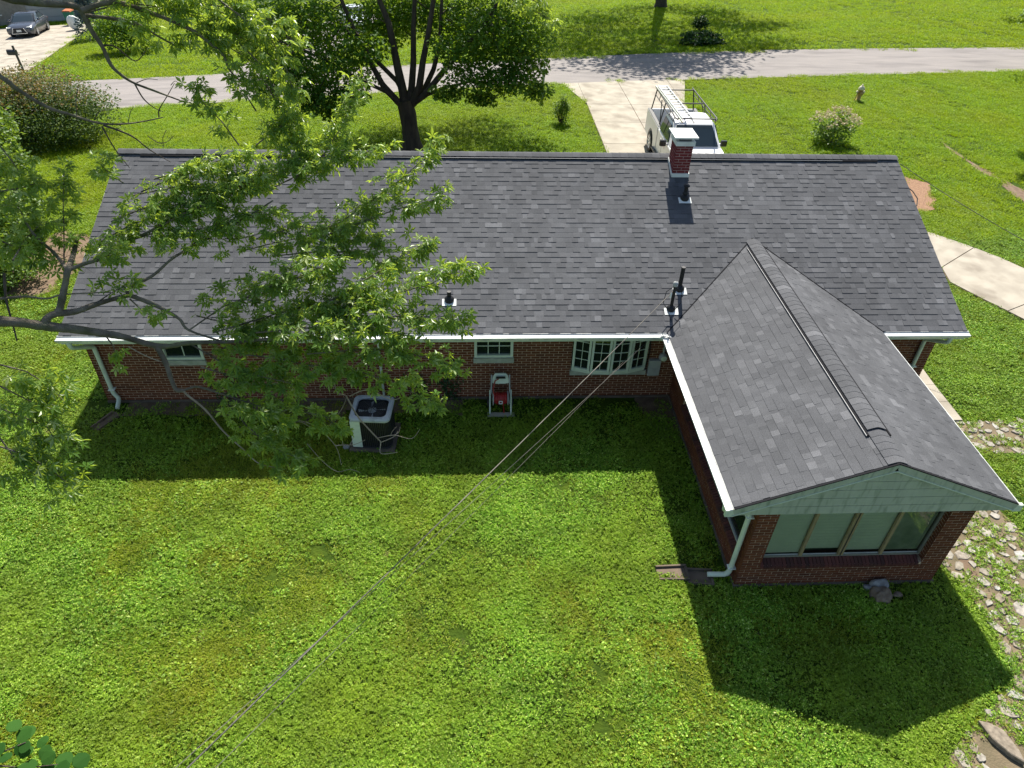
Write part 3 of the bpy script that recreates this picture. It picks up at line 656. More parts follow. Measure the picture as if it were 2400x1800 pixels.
MB().prism([(XEL-.14, YE-.13), (XEL+.02, YE-.13), (XEL+.02, YE+.02), (XEL-.14, YE+.0)], ZE-.13, ZE-.03).build('gutter_corner', M['gutter'], house)
MB().bar((XEL-.17, YE-.1, ZE+.0), (XEL+.06, YE-.2, ZE+.02), .07, .012).build('splash_guard', M['grey'], house)
MB().box((XER-.02, YE-.12, ZE-.12), (XER+.1, YE, ZE-.03)).build('gutter_corner', M['gutter'], house)
sf = MB()
sf.box((XL, YE+.01, ZE-.2), (XEL+.02, -.003, ZE-.175)); sf.box((XER-.02, YE+.01, ZE-.2), (XR, -.003, ZE-.175))
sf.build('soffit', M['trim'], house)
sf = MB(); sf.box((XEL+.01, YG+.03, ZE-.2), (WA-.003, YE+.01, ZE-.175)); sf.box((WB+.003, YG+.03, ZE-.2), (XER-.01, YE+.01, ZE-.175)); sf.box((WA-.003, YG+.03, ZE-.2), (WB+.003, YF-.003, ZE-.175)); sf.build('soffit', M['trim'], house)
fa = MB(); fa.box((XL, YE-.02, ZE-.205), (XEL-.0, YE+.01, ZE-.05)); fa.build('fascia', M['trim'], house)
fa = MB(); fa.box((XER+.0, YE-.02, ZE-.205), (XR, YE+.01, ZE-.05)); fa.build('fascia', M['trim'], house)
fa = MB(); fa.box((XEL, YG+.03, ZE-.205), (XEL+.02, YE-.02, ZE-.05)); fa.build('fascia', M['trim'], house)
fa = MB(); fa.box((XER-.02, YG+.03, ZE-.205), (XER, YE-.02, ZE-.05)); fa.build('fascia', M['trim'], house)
for xx in (XL, XR):                                      # rake boards of the main gables
    for y0, y1 in ((YE, YR), (2*YR-YE, YR)):
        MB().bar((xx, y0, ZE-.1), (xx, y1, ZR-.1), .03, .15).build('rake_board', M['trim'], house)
M['joint'] = mat('siding_joint', (.12,.15,.11), .9)
# wing gable: lapped boards and rake boards
gab = MB().prism([(XEL+.06, ZE-.19), (XER-.06, ZE-.19), (XER-.06, ZE-.06), (XM, ZR2-.06), (XEL+.06, ZE-.06)], YG+.032, YG+.08, 'y').build('gable', M['joint'], house)
zz = ZE-.195; bh = .183
while zz < ZR2-.12:
    def half(z): return (ZR2-.075-z)/SLW if z > ZE-.05 else (XM-XEL-.02)
    h0, h1 = half(zz), max(half(zz+bh), .02)
    ya, yb = YG+.004, YG+.012
    z1 = min(zz+bh-.016, ZR2-.09)
    h1 = max(half(z1), .02)
    zk = ZE-.075
    if zz < zk < z1: poly = [(XM-h0, zz), (XM+h0, zz), (XM+h0, zk), (XM+h1, z1), (XM-h1, z1), (XM-h0, zk)]
    else: poly = [(XM-h0, zz), (XM+h0, zz), (XM+h1, z1), (XM-h1, z1)]
    n = len(poly)
    V = [(a, ya+(yb-ya)*(b-zz)/bh, b) for a, b in poly]+[(a, YG+.0315, b) for a, b in poly]
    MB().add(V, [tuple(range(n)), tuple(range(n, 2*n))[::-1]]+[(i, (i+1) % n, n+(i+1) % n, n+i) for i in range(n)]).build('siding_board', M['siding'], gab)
    zz += bh
for sx in (-1, 1):
    a = (XM+sx*(XM-XEL), YG-.02, ZE-.085); b = (XM, YG-.02, ZR2-.085)
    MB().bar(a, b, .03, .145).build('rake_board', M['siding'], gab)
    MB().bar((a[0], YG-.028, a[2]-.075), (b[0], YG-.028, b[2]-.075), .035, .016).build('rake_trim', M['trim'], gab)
    MB().bar((a[0]+sx*.0, YG-.024, ZE-.006), (XM, YG-.024, ZR2-.006), .035, .018).build('drip_edge', M['underlay'], gab)
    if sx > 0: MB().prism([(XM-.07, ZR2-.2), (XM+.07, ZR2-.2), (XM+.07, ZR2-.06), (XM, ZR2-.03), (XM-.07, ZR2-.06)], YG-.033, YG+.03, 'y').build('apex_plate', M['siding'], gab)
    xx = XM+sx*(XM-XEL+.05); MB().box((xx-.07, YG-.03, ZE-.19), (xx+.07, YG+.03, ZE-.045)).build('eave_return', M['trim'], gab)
# windows -----------------------------------------------------------------
def window(name, x0, x1, z0, z1, y, cols, rows, label=None):
    f = MB(); w_ = .06
    f.box((x0, y-.02, z0), (x0+w_, y+.08, z1)); f.box((x1-w_, y-.02, z0), (x1, y+.08, z1)); f.box((x0+w_, y-.02, z0), (x1-w_, y+.08, z0+w_)); f.box((x0+w_, y-.02, z1-w_), (x1-w_, y+.08, z1))
    wo = f.build(name, M['trim'], house)
    if label: wo['label'] = label
    MB().box((x0+w_, y+.05, z0+w_), (x1-w_, y+.058, z1-w_)).build('pane', M['glass'], wo)
    g = MB()
    for i in range(1, cols): xx = x0+w_+(x1-x0-2*w_)*i/cols; g.box((xx-.009, y+.035, z0+w_), (xx+.009, y+.049, z1-w_))
    for i in range(1, rows): zz = z0+w_+(z1-z0-2*w_)*i/rows; g.box((x0+w_, y+.033, zz-.009), (x1-w_, y+.0475, zz+.009))
    g.build('glazing_bar', M['trim'], wo)
    MB().box((x0-.02, -.05, z0-.13), (x1+.02, .06, z0-.003)).build('sill', M['stone_sill'], wo); return wo
window('window', 8.28, 9.14, 1.2, 1.98, 0, 3, 3, 'small grid window above the hose reel')
window('window', 1.56, 2.42, 1.2, 1.98, 0, 2, 2, 'small window behind the maple branch')
bay = MB(); bay.box((10.44, -.07, .72), (12.18, .05, .838)); bay = bay.build('bay_window', M['stone_sill'], house); bay['label'] = 'pale bowed window of four gridded casements'
plan = [(10.47, -.04), (10.86, -.17), (11.3, -.215), (11.74, -.17), (12.14, -.04)]
MB().prism(plan+[(12.14, .06), (10.47, .06)], .84, .91).build('base_board', M['trim'], bay)
MB().prism(plan+[(12.14, .06), (10.47, .06)], 1.95, 2.0).build('head_board', M['trim'], bay)
for (xa, ya), (xb, yb) in zip(plan[:-1], plan[1:]):
    a = np.array([xa, ya, 0]); b = np.array([xb, yb, 0]); u = (b-a)/np.linalg.norm(b-a); Lp = np.linalg.norm(b-a); inn = np.array([-u[1], u[0], 0])
    P = lambda s, z, d=0: a+u*s+np.array([0, 0, z])+inn*d
    cs = MB()
    for s in (.032, Lp-.032): cs.bar(P(s, .912), P(s, 1.948), .05, .055, tuple(inn))
    for z in (.94, 1.92): cs.bar(P(.06, z), P(Lp-.06, z), .055, .05)
    cs = cs.build('casement', M['trim'], bay)
    MB().bar(P(.055, 1.43, .02), P(Lp-.055, 1.43, .02), .008, .97).build('pane', M['glass'], bay)
    gb = MB(); gb.bar(P(Lp/2, .96, .009), P(Lp/2, 1.9, .009), .012, .014, tuple(inn))
    for z in (1.2, 1.43, 1.67): gb.bar(P(.058, z, .0065), P(Lp-.058, z, .0065), .012, .014)
    gb.build('glazing_bar', M['trim'], bay)
M['frame_dim'] = mat('dull_frame', (.2,.2,.16), .6)
# wing sliding windows: four panes, tan mullions, blinds inside
ww = MB(); yw = YF+.14
ww.box((13.2, yw-.02, ZS+.02), (16.09, yw+.04, ZS+.06)); ww.box((13.2, yw-.02, 2.0), (16.09, yw+.04, 2.06)); ww.box((13.2, yw-.02, ZS+.06), (13.235, yw+.04, 2.0)); ww.box((16.055, yw-.02, ZS+.06), (16.09, yw+.04, 2.0))
ww = ww.build('sliding_window', M['frame_dim'], house); ww['label'] = 'wide row of four sliding panes under the boarded gable'
xs_ = [13.235, 13.92, 14.63, 15.36, 16.055]
for i, xx in enumerate(xs_[1:4]):
    wd = .05 if i == 1 else .026; MB().box((xx-wd, yw-.035, ZS+.061), (xx+wd, yw+.02, 1.999)).build('mullion', M['tan_metal'], ww)
    if i == 1: MB().box((xx-.006, yw-.045, ZS+.061), (xx+.006, yw-.035, 1.999)).build('mullion_seam', M['dark_metal'], ww)
for i in range(4):
    MB().add([(xs_[i]+.01, yw+.003, ZS+.061), (xs_[i+1]-.01, yw+.003, ZS+.061), (xs_[i+1]-.01, yw+.003, 1.999), (xs_[i]+.01, yw+.003, 1.999)], [(0, 1, 2, 3)]).build('pane', M['clear'], ww, fix=False)
    MB().box((xs_[i]+.02, yw-.004, ZS+.062), (xs_[i+1]-.02, yw+.002, ZS+.09)).build('pane_rail', M['grey'], ww)
    MB().box((xs_[i]+.02, yw+.03, ZS+.09+(0, .1, .04, .02)[i]), (xs_[i+1]-.02, yw+.04, 2.02)).build('blind' if i < 3 else 'reflection_backing', M['blind'] if i < 3 else M['reflection_backing'], ww)
    sl_ = MB()
    if i < 3:
        for z in np.arange(ZS+.2, 2.0, .075): sl_.box((xs_[i]+.022, yw+.0275, z), (xs_[i+1]-.022, yw+.03, z+.006))
        sl_.build('blind_slats', M['blind'], ww)
MB().box((13.15, yw+.1, ZS), (16.15, yw+.12, 2.1)).build('inner_room', M['interior'], ww)
sw = MB(); xw = WA+.1
sw.box((xw-.03, -4.93, ZS-.03), (xw+.03, -.95, ZS+.01)); sw.box((xw-.03, -4.93, 2.02), (xw+.03, -.95, 2.06))
for yy in (-4.9, -3.9, -2.92, -1.94, -.98): sw.box((xw-.025, yy-.03, ZS+.01), (xw+.03, yy+.03, 2.02))
sw = sw.build('sliding_window', M['grey'], house); sw['label'] = 'long side window of the wing above the brick ledge'
for y0, y1 in ((-4.87, -3.93), (-3.87, -2.95), (-2.89, -1.97), (-1.91, -1.01)): MB().box((xw, y0, ZS+.011), (xw+.006, y1, 2.019)).build('pane', M['glass'], sw)
# downspouts --------------------------------------------------------------
def spout(pts, name='downspout', wd=.075, label=None):
    mb = MB(); pts = [Vector(p) for p in pts]
    # rounded path
    fine = [pts[0]]
    for a, b, c in zip(pts[:-2], pts[1:-1], pts[2:]):
        r = min(.07, (b-a).length*.45, (c-b).length*.45); p = b+(a-b).normalized()*r; q = b+(c-b).normalized()*r
        for t in np.linspace(0, 1, 5): fine.append(p.lerp(b, t).lerp(b.lerp(q, t), t))
    fine.append(pts[-1]); mb.tube(fine, wd*.62, 8)
    o = mb.build(name, M['trim'], house)
    z = [i for i, p in enumerate(fine)]
    return o
s1 = spout([(.1, YE-.06, ZE-.12), (.1, YE-.06, ZE-.27), (.22, -.06, ZE-.62), (.22, -.06, .32), (.3, -.06, .16), (.32, -.3, .07)])
s2 = spout([(18.55, YE-.06, ZE-.12), (18.55, YE-.06, ZE-.27), (18.42, -.06, ZE-.55), (18.42, -.06, .1)])
s3 = spout([(XEL-.06, YG+.16, ZE-.12), (XEL-.06, YG+.16, ZE-.24), (12.74, YF+.2, ZE-.34), (12.785, YF+.16, ZE-.46), (12.785, YF+.16, .24), (12.74, YF+.16, .14), (12.42, YF+.2, .1)])
for sx, sy, zz in ((.22, -.06, .42), (12.785, YF+.16, .34), (12.785, YF+.16, 1.7), (18.42, -.06, .9)):
    MB().box((sx-.06, sy-.055, zz), (sx+.075, sy+.058, zz+.02)).build('strap', M['white'], house)
MB().tube([(6.2, -.03, ZB), (6.2, -.03, 1.95)], .028, 8).build('conduit', M['trim'], house)
# vent pipes --------------------------------------------------------------
def vent_pipe(P, h, r=.045, capped=False):
    P = np.array(P, float); up = np.array([0, 0, 1.])
    a, b = P-main_s*.15+main_n*.012, P+main_s*.03+main_n*.012
    f = MB().bar(a, b, .3, .006, main_n).build('vent_flashing', M['white'], house)
    m_ = MB().lathe([(r+.055, -.03), (r+.06, .03), (r+.045, .06), (r+.012, .09), (r, .1)], tuple(P+main_n*.01), 16); m_.build('vent_collar', M['black'], house)
    p = MB().tube([P, P+up*h], r, 14)
    if capped: p.lathe([(r, h-.06), (r+.03, h-.05), (r+.035, h-.03), (.02, h-.0)], tuple(P), 14); p.lathe([(r+.02, h*.35), (r+.03, h*.4), (r+.0, h*.5)], tuple(P), 14)
    else: p.lathe([(r-.008, h+.001), (r-.008, h-.05), (0.001, h-.05)], tuple(P), 14)
    p.build('vent_pipe', M['black'], house)
    return P
for q, h, cpd in (((1053, 704), .22, 0), ((1604, 466), .36, 1), ((1592, 678), .55, 0), ((760, 548), .25, 0)): vent_pipe(roofp(*q), h, .045, cpd)
mastP = roofp(1572, 725); vent_pipe(mastP, .62, .035)
MT = mastP+np.array([0, 0, .62])
MB().lathe([(.05, -.04), (.055, .02), (.045, .05), (.01, .065)], tuple(MT), 12).build('weatherhead', M['grey'], house)
lp = [MT+np.array([-.02, -.02, -.03]), MT+np.array([-.2, -.1, -.12]), MT+np.array([-.24, -.16, -.35]), MT+np.array([-.12, -.2, -.52]), MT+np.array([-.05, -.35, -.7])]
MB().tube(lp, .008, 6).build('service_loop', M['black'], house)
lp = [MT+np.array([.02, 0, -.05]), MT+np.array([.16, -.04, -.2]), MT+np.array([.17, -.06, -.42]), MT+np.array([.06, -.1, -.56])]
MB().tube(lp, .008, 6).build('service_loop', M['black'], house)
# chimney -----------------------------------------------------------------
CX0, CX1, CY0 = 13.08, 13.47, 3.6; CY1 = 4.12; CT = 4.66
ch = MB().box((CX0+MW, CY0+MW, 3.6), (CX1-MW, CY1-MW, CT)).build('chimney', M['cmortar'], house)
ZC = 3.93
for O, u, n, L_ in (((CX0, CY0, ZC), ux, -uy, CX1-CX0), ((CX0, CY1, ZC), -uy, -ux, CY1-CY0), ((CX1, CY0, ZC), uy, ux, CY1-CY0)): brick_wall(ch, O, u, n, L_, 0, CT-ZC, single=True, bmat=M['chimney_brick'], inset=.002)
MB().box((CX0-.03, CY0-.035, CT), (CX1+.03, CY1+.03, CT+.1)).build('chimney_crown', M['white'], ch)
MB().box((CX0+.05, CY0+.05, CT+.1), (CX1-.05, CY1-.05, CT+.19)).build('flue', M['dark_metal'], ch)
MB().box((CX0-.1, CY0-.08, CT+.18), (CX1+.07, CY1+.06, CT+.215)).build('chimney_cap', M['white'], ch)
fl = MB(); fl.bar((CX0-.02, CY0-.012, roofz(CY0)+.05), (CX1+.02, CY0-.012, roofz(CY0)+.05), .02, .09); fl.bar((CX0-.014, CY0, roofz(CY0)+.05), (CX0-.014, CY1, roofz(CY1)+.05), .016, .08); fl.bar((CX1+.014, CY0, roofz(CY0)+.05), (CX1+.014, CY1, roofz(CY1)+.05), .016, .08)
fl.build('chimney_flashing', M['white'], ch)
# meter and box on the wall ------------------------------------------------
mp = onY(1553, 832, 0)
mt_ = MB().lathe([(.075, 0), (.075, -.05), (.1, -.055), (.1, -.09), (.075, -.11), (.07, -.15), (.001, -.165)], (mp[0], 0, mp[2]), 20, 'y').build('electric_meter', M['grey'], house)
MB().lathe([(.068, -.151), (.001, -.1665)], (mp[0], -.002, mp[2]), 20, 'y').build('meter_glass', M['trim'], house)
bx = MB().box((12.22, -.09, .7), (12.49, -.0, 1.13)).build('meter_box', M['grey'], house, bevel=.008)
MB().box((12.31, -.096, .72), (12.44, -.0905, .9)).build('box_door', M['grey'], house)
MB().tube([(mp[0], -.04, mp[2]+.08), (mp[0], -.04, 2.05)], .025, 8).build('conduit', M['grey'], house)
MB().tube([(12.19, -.03, .75), (12.17, -.035, 1.0), (12.2, -.03, 1.3), (12.18, -.03, 1.6), (12.2, -.03, 2.0)], .012, 6).build('wall_cable', M['black'], house)
# light fixture bracket with loop on the right rake
MB().tube([(XR+.02, 3.5, 3.75), (XR+.12, 3.3, 3.7), (XR+.18, 3.1, 3.6), (XR+.1, 2.9, 3.5)], .012, 6).build('cable_loop', M['black'], house)

# ------------------------------------------------------------ yard objects by the house
def place_local(root, mb, name, mt, **k): return mb.build(name, mt, root, local=True, **k)
# air conditioner
M['ac_grey'] = mat('ac_grey', (.4,.42,.42), .5, dirt=(.13,.14,.12), dscale=7)
ac = thing('air_conditioner', 'boxy grey outdoor cooling unit with slatted sides by the rear wall', 'air conditioner', (6.13, -1.3, .06), rz=R(-4))
def rrect(hx, hy, r, z, n=6):
    out = []
    for cx_, cy_, a0 in ((hx-r, hy-r, 0), (-hx+r, hy-r, 90), (-hx+r, -hy+r, 180), (hx-r, -hy+r, 270)):
        for k in range(n+1): t = R(a0+90*k/n); out.append((cx_+r*math.cos(t), cy_+r*math.sin(t), z))
    return out
place_local(ac, MB().box((-.48, -.46, -.09), (.48, .46, -.0)), 'pad', M['foundation'])
place_local(ac, MB().loft([rrect(.4, .38, .1, .0), rrect(.4, .38, .1, .04)], smooth=False), 'base_rim', M['dark_metal'])
place_local(ac, MB().loft([rrect(.37, .35, .09, .04), rrect(.37, .35, .09, .74)], smooth=False), 'coil', M['black'])
place_local(ac, MB().loft([rrect(.41, .39, .11, .74), rrect(.425, .405, .12, .76), rrect(.425, .405, .12, .8), rrect(.4, .38, .11, .83), rrect(.33, .31, .11, .835), rrect(.32, .3, .1, .78)], smooth=False, caps=False), 'top_rim', M['ac_grey'])
pts = [p for p in rrect(.385, .365, .1, 0, 5)]
sl_m = np_mesh('slat', [(-.006,-.006,.04),(.006,-.006,.04),(.006,.006,.04),(-.006,.006,.04),(-.006,-.006,.745),(.006,-.006,.745),(.006,.006,.745),(-.006,.006,.745)], [(0,1,5,4),(1,2,6,5),(2,3,7,6),(3,0,4,7)]); sl_m.materials.append(M['dark_metal'])
loop = []
for a, b in zip(pts, pts[1:]+pts[:1]):
    d = math.dist(a, b); m_ = max(1, int(d/.04))
    for k in range(m_): loop.append((a[0]+(b[0]-a[0])*k/m_, a[1]+(b[1]-a[1])*k/m_))
for x, y in loop:
    if x < -.3 and y < .2 and y < -.2: continue
    o = bpy.data.objects.new('slat', sl_m); COL.objects.link(o); o.parent = ac; o.location = (x, y, 0)
for z in (.28, .52): place_local(ac, MB().loft([rrect(.392, .372, .1, z), rrect(.392, .372, .1, z+.012)], smooth=False, caps=False), 'band', M['dark_metal'])
place_local(ac, MB().prism([(-.405, -.385), (-.2, -.392), (-.2, -.376), (-.375, -.37), (-.375, -.1), (-.405, -.1)], .035, .742), 'access_panel', M['trim'])
gr = MB()
for k in range(7): gr.lathe([(.05+k*.04, .822), (.055+k*.04, .826), (.06+k*.04, .822)], (0, 0, 0), 28)
for k in range(8): t = k*math.pi/4; gr.bar((0, 0, .825), (.31*math.cos(t), .29*math.sin(t), .825), .008, .008)
place_local(ac, gr, 'fan_grille', M['dark_metal'])
fb = MB(); fb.lathe([(.001, .76), (.09, .76), (.09, .7)], (0, 0, 0), 16)
for k in range(4): t = R(20+k*90); fb.add([(.07*math.cos(t), .07*math.sin(t), .74), (.29*math.cos(t-.35), .29*math.sin(t-.35), .76), (.29*math.cos(t+.35), .29*math.sin(t+.35), .7), (.07*math.cos(t+.5), .07*math.sin(t+.5), .72)], [(0, 1, 2, 3)])
place_local(ac, fb, 'fan', M['grey'])
place_local(ac, MB().loft([rrect(.33, .31, .1, .66), rrect(.33, .31, .1, .665)]), 'inner_tray', M['soil'])
# hose reel
hr = thing('hose_reel', 'pale plastic hose cart holding a coiled red hose by the wall', 'hose reel', (8.86, -.42, 0))
for s in (-1, 1):
    place_local(hr, MB().tube([(s*.2, .14, .92), (s*.205, .06, .6), (s*.215, .0, .5)], .018, 8), 'handle_rail', M['grey'])
    place_local(hr, MB().tube([(s*.235, .05, .56), (s*.235, -.05, .3), (s*.24, -.17, .0)], .02, 8), 'leg', M['trim'])
    place_local(hr, MB().tube([(s*.225, .05, .5), (s*.225, .12, .2), (s*.23, .15, .06)], .018, 8), 'leg', M['trim'])
    place_local(hr, MB().lathe([(.001, -.012), (.16, -.012), (.17, 0), (.16, .012), (.001, .012)], (s*.165, -.02, .38), 24, 'x'), 'reel_flange', M['grey'])
    place_local(hr, MB().lathe([(.001, -.02), (.1, -.02), (.12, 0), (.1, .02), (.001, .02)], (s*.275, .16, .12), 20, 'x'), 'wheel', M['dark_metal'])
pan = MB().prism([(-.2, .72), (-.17, .86), (-.12, .93), (.12, .93), (.17, .86), (.2, .72), (.1, .7), (-.1, .7)], .1, .13, 'y'); pan.v = [(a, b+(c-.72)*.3, c) for a, b, c in pan.v]
place_local(hr, pan, 'handle_panel', M['trim'])
place_local(hr, MB().prism([(-.11, .85), (.11, .85), (.1, .9), (-.1, .9)], .085, .0995, 'y'), 'handle_slot', M['black'])
M['hose'] = mat('red_hose', (.36,.022,.02), .4, var=(.26,.015,.015), vscale=10)
hp = []
for k in range(11*18):
    t = k/18; rr = .125+.012*math.sin(t*2.1); hp.append((-.14+.28*(abs((t/11*2) % 2-1)), -.02+rr*math.cos(t*2*math.pi), .38+rr*math.sin(t*2*math.pi)))
hs = place_local(hr, MB().lathe([(.11, -.15), (.125, -.14), (.125, .14), (.11, .15)], (0, -.02, .38), 24, 'x'), 'hose_drum', M['hose'])
place_local(hr, MB().tube(hp, .013, 6), 'hose', M['hose'])
place_local(hr, MB().tube([(-.14, -.1, .48), (-.17, -.02, .66), (-.12, .08, .8), (-.05, .06, .86)], .013, 6), 'hose_end', M['hose'])
place_local(hr, MB().tube([(.05, -.15, .38), (.07, -.17, .2), (.08, -.15, .05)], .013, 6), 'hose_end', M['hose'])
bk = MB(); 
for z in (-.035, .035): bk.box((-.04, -.185, .38+z-.009), (.04, -.175, .38+z+.009))
for x in (-.035, .035): bk.box((x-.009, -.1848, .354), (x+.009, -.1752, .406))
place_local(hr, bk, 'buckle', M['white'])
place_local(hr, MB().box((-.3, -.24, -.02), (.32, -.1, .03)), 'foot_block', M['concrete'], bevel=.01)
# splash blocks
def splash(loc, rz, label, mt, L_=.6, W=.26):
    r_ = thing('splash_block', label, 'splash block', loc, 'splash blocks under the downspouts', rz)
    cs_, sn_ = math.cos(rz), math.sin(rz); HOLES.append([(loc[0]+a*cs_-b*sn_, loc[1]+a*sn_+b*cs_) for a, b in ((-L_*.6, -W*.7), (L_*.6, -W*.7), (L_*.6, W*.7), (-L_*.6, W*.7))])
    place_local(r_, MB().box((-L_/2, -W/2+.03, -.03), (L_/2, W/2-.03, .02)), 'trough', mt)
    for s in (-1, 1): place_local(r_, MB().bar((-L_/2, s*(W/2-.015), .015), (L_/2, s*(W/2), .015), .03, .09), 'side', mt)
    place_local(r_, MB().box((L_/2-.04, -W/2+.03, .02), (L_/2, W/2-.03, .055)), 'back', mt)
splash((12.3, YF+.2, 0), R(-6), 'short stained concrete trough directly under the wing downspout', M['foundation'], .46, .32)
splash((11.82, YF+.3, 0), R(0), 'longer concrete trough reaching out onto the sunny lawn', M['foundation'], .56, .3)
splash((.2, -.68, 0), R(62), 'dark brown trough below the left downspout', M['soil'], .6, .22)
# weathered stump / rock heap at the wing foot
P = gp(2060, 1392)
rk = thing('rock', 'rough brown chunk of broken rock at the foot of the wing', 'rock', (P[0], P[1]-.02, 0))
def rock(c, s, seed, n=2):
    import bmesh
    bm = bmesh.new(); bmesh.ops.create_icosphere(bm, subdivisions=n+1, radius=1); rs = np.random.default_rng(seed); k = rs.normal(0, 1, (7, 3))
    for v in bm.verts:
        p = np.array(v.co); f = 1+.14*sum(math.sin(2.2*(p@q)) for q in k)/1.6; v.co = Vector((c[0]+p[0]*s[0]*f, c[1]+p[1]*s[1]*f, c[2]+p[2]*s[2]*f))
    bm.verts.index_update(); mb = MB(); mb.add([tuple(v.co) for v in bm.verts], [tuple(v.index for v in f.verts) for f in bm.faces]); bm.free(); return mb
M['rockm'] = mat('rock_brown', (.16,.11,.07), .95, var=(.26,.2,.14), vscale=9, bump=1, bscale=18)
M['rockg'] = mat('rock_grey', (.3,.3,.29), .95, var=(.2,.19,.17), vscale=9, bump=1, bscale=18)
place_local(rk, rock((0, -.02, .06), (.2, .16, .14), 3), 'lump', M['rockm']); place_local(rk, rock((.05, .16, .08), (.16, .1, .13), 5), 'grey_lump', M['rockg']); place_local(rk, rock((-.16, .12, .05), (.1, .06, .06), 6), 'chip', M['rockg']); place_local(rk, rock((.3, -.04, .04), (.09, .05, .04), 8), 'chip', M['rockm'])
P = gp(812, 1052); place_ = thing('stone', 'single rounded pale stone beside the cooling unit', 'stone', (P[0], P[1], 0)); place_local(place_, rock((0, 0, .04), (.07, .06, .06), 12), 'lump', M['rockg'])

# overhead cables ----------------------------------------------------------
M['cable'] = mat('cable', (.04,.038,.035), .6, var=(.14,.125,.1), vscale=1.2)
M['cable_dark'] = mat('cable_dark', (.03,.03,.03), .6)
def cable(name, a, b, r, label, sag=.05, mt='cable', n=28, ext=.6, twist=0, loc=None):
    a, b = np.array(a), np.array(b); b2 = b+(b-a)*ext; pts = []
    for t in np.linspace(0, 1, n):
        p = a+(b2-a)*t; p[2] -= sag*4*t*(1-t); pts.append(p)
    o = thing(name, label, 'cable', tuple(a), 'overhead wires to the house')
    mb = MB()
    if twist:
        P2 = [a+(b2-a)*t-np.array([0, 0, sag*4*t*(1-t)])+.008*np.array([math.cos(t*90), math.sin(t*90), math.cos(t*90+1)]) for t in np.linspace(0, 1, 160)]
        mb.tube(P2, r*.7, 5).build('strand', M[mt], o); mb = MB()
    mb.tube(pts, r, 6).build('wire', M[mt], o); return o
A = MT+np.array([-.03, -.04, -.12])
cable('service_cable', A, at(412, 1802, 6.6), .0065, 'thick twisted power line running from the roof mast over the lawn', sag=.12, twist=1)
MB().lathe([(.005, -.12), (.018, -.1), (.02, 0), (.005, .03)], tuple(A+np.array([-.1, -.18, .03])), 8).build('insulator', M['white'], house)
cable('phone_cable', onY(1517, 801, YE+.1), at(396, 1795, 6.9), .0035, 'thin grey line from the eave near the bow window, upper of two', sag=.1)
cable('phone_cable', onY(1492, 816, YE+.35), at(492, 1795, 6.9), .003, 'thin grey line starting lowest in front of the bow window', sag=.1)
rg = np.array([XR+.02, YR-1.0, roofz(YR-1.0)-.05])
rg = onX(2109, 383, XR+.05)
cable('phone_cable', rg, at(2402, 547, 20.5), .008, 'single pale line leaving the right gable over the lawn', sag=.15, ext=.8)

M['hose_red'] = mat('red_decal', (.4,.06,.03), .5)
# ------------------------------------------------------------ white pickup with ladder rack
tk = thing('pickup_truck', 'white work pickup with a ladder on its roof rack parked in the driveway', 'truck', (16.42, 13.72, .045))
def arc(cy, cz, r, a0, a1, n=9): return [(cy+r*math.cos(R(a)), cz+r*math.sin(R(a))) for a in np.linspace(a0, a1, n)]
FA, RA, WR = -1.85, 1.78, .4
prof = [(-2.88, .42), (-2.92, .75), (-2.86, 1.02), (-2.7, 1.1), (-1.25, 1.22), (.78, 1.27), (.78, .42)]+arc(FA, .4, .5, 0, 180)[0:]
bd = MB().prism(prof, -.98, .98, 'x'); place_local(tk, bd, 'body', M['carpaint_white'], bevel=.05)
for s in (-1, 1):
    pr = [(.8, .42), (.8, 1.3), (2.82, 1.36), (2.86, .5), (RA+.5, .45)]+arc(RA, .4, .5, 0, 180)
    place_local(tk, MB().prism(pr, s*.99, s*.84, 'x'), 'bed_side', M['carpaint_white'], bevel=.03)
    place_local(tk, MB().bar((s*.915, .85, 1.315), (s*.915, 2.8, 1.375), .13, .03), 'bed_rail', M['dark_metal'])
place_local(tk, MB().box((-.84, 2.76, .6), (.84, 2.84, 1.36)), 'tailgate', M['carpaint_white'], bevel=.02)
place_local(tk, MB().box((-.84, .8, .66), (.84, 2.76, .7)), 'bed_floor', M['dark_metal'])
place_local(tk, MB().box((-.84, .8, .7), (.84, .84, 1.28)), 'bed_front', M['dark_metal'])
place_local(tk, MB().box((-.92, 2.86, .45), (.92, 2.98, .62)), 'bumper', M['grey'], bevel=.03)
place_local(tk, MB().box((-.95, -3.0, .45), (.95, -2.86, .66)), 'bumper', M['grey'], bevel=.03)
place_local(tk, MB().box((-.7, -2.96, .7), (.7, -2.9, .98)), 'grille', M['dark_metal'], bevel=.02)
for s in (-1, 1): place_local(tk, MB().box((s*.72, -2.93, .76), (s*.95, -2.85, .98)), 'headlight', M['clear'], bevel=.02)
def ring(x, y0, y1, z, r=.12): return [(a, b+(y0+y1)/2, c) for a, b, c in rrect(x, (y1-y0)/2, r, z, 4)]
cab = MB().loft([ring(.95, -1.22, .78, 1.22, .1), ring(.868, -.9, .77, 1.5, .12), ring(.78, -.5, .72, 1.86, .16), ring(.72, -.4, .66, 1.915, .18), ring(.5, -.2, .45, 1.935, .2)])
place_local(tk, cab, 'cab', M['carpaint_white'])
def lerp3(a, b, t): return tuple(np.array(a)+(np.array(b)-np.array(a))*t)
def pane_quad(root, a, b, c, d, name, mt, off):
    a, b, c, d = [np.array(q, float) for q in (a, b, c, d)]; n = np.cross(b-a, d-a); n /= np.linalg.norm(n); n = n if n@np.array(off) > 0 else -n
    V = [q+n*.03 for q in (a, b, c, d)]+[q-n*.03 for q in (a, b, c, d)]
    place_local(root, MB().add(V, [(0,1,2,3),(7,6,5,4),(0,4,5,1),(1,5,6,2),(2,6,7,3),(3,7,4,0)]), name, mt)
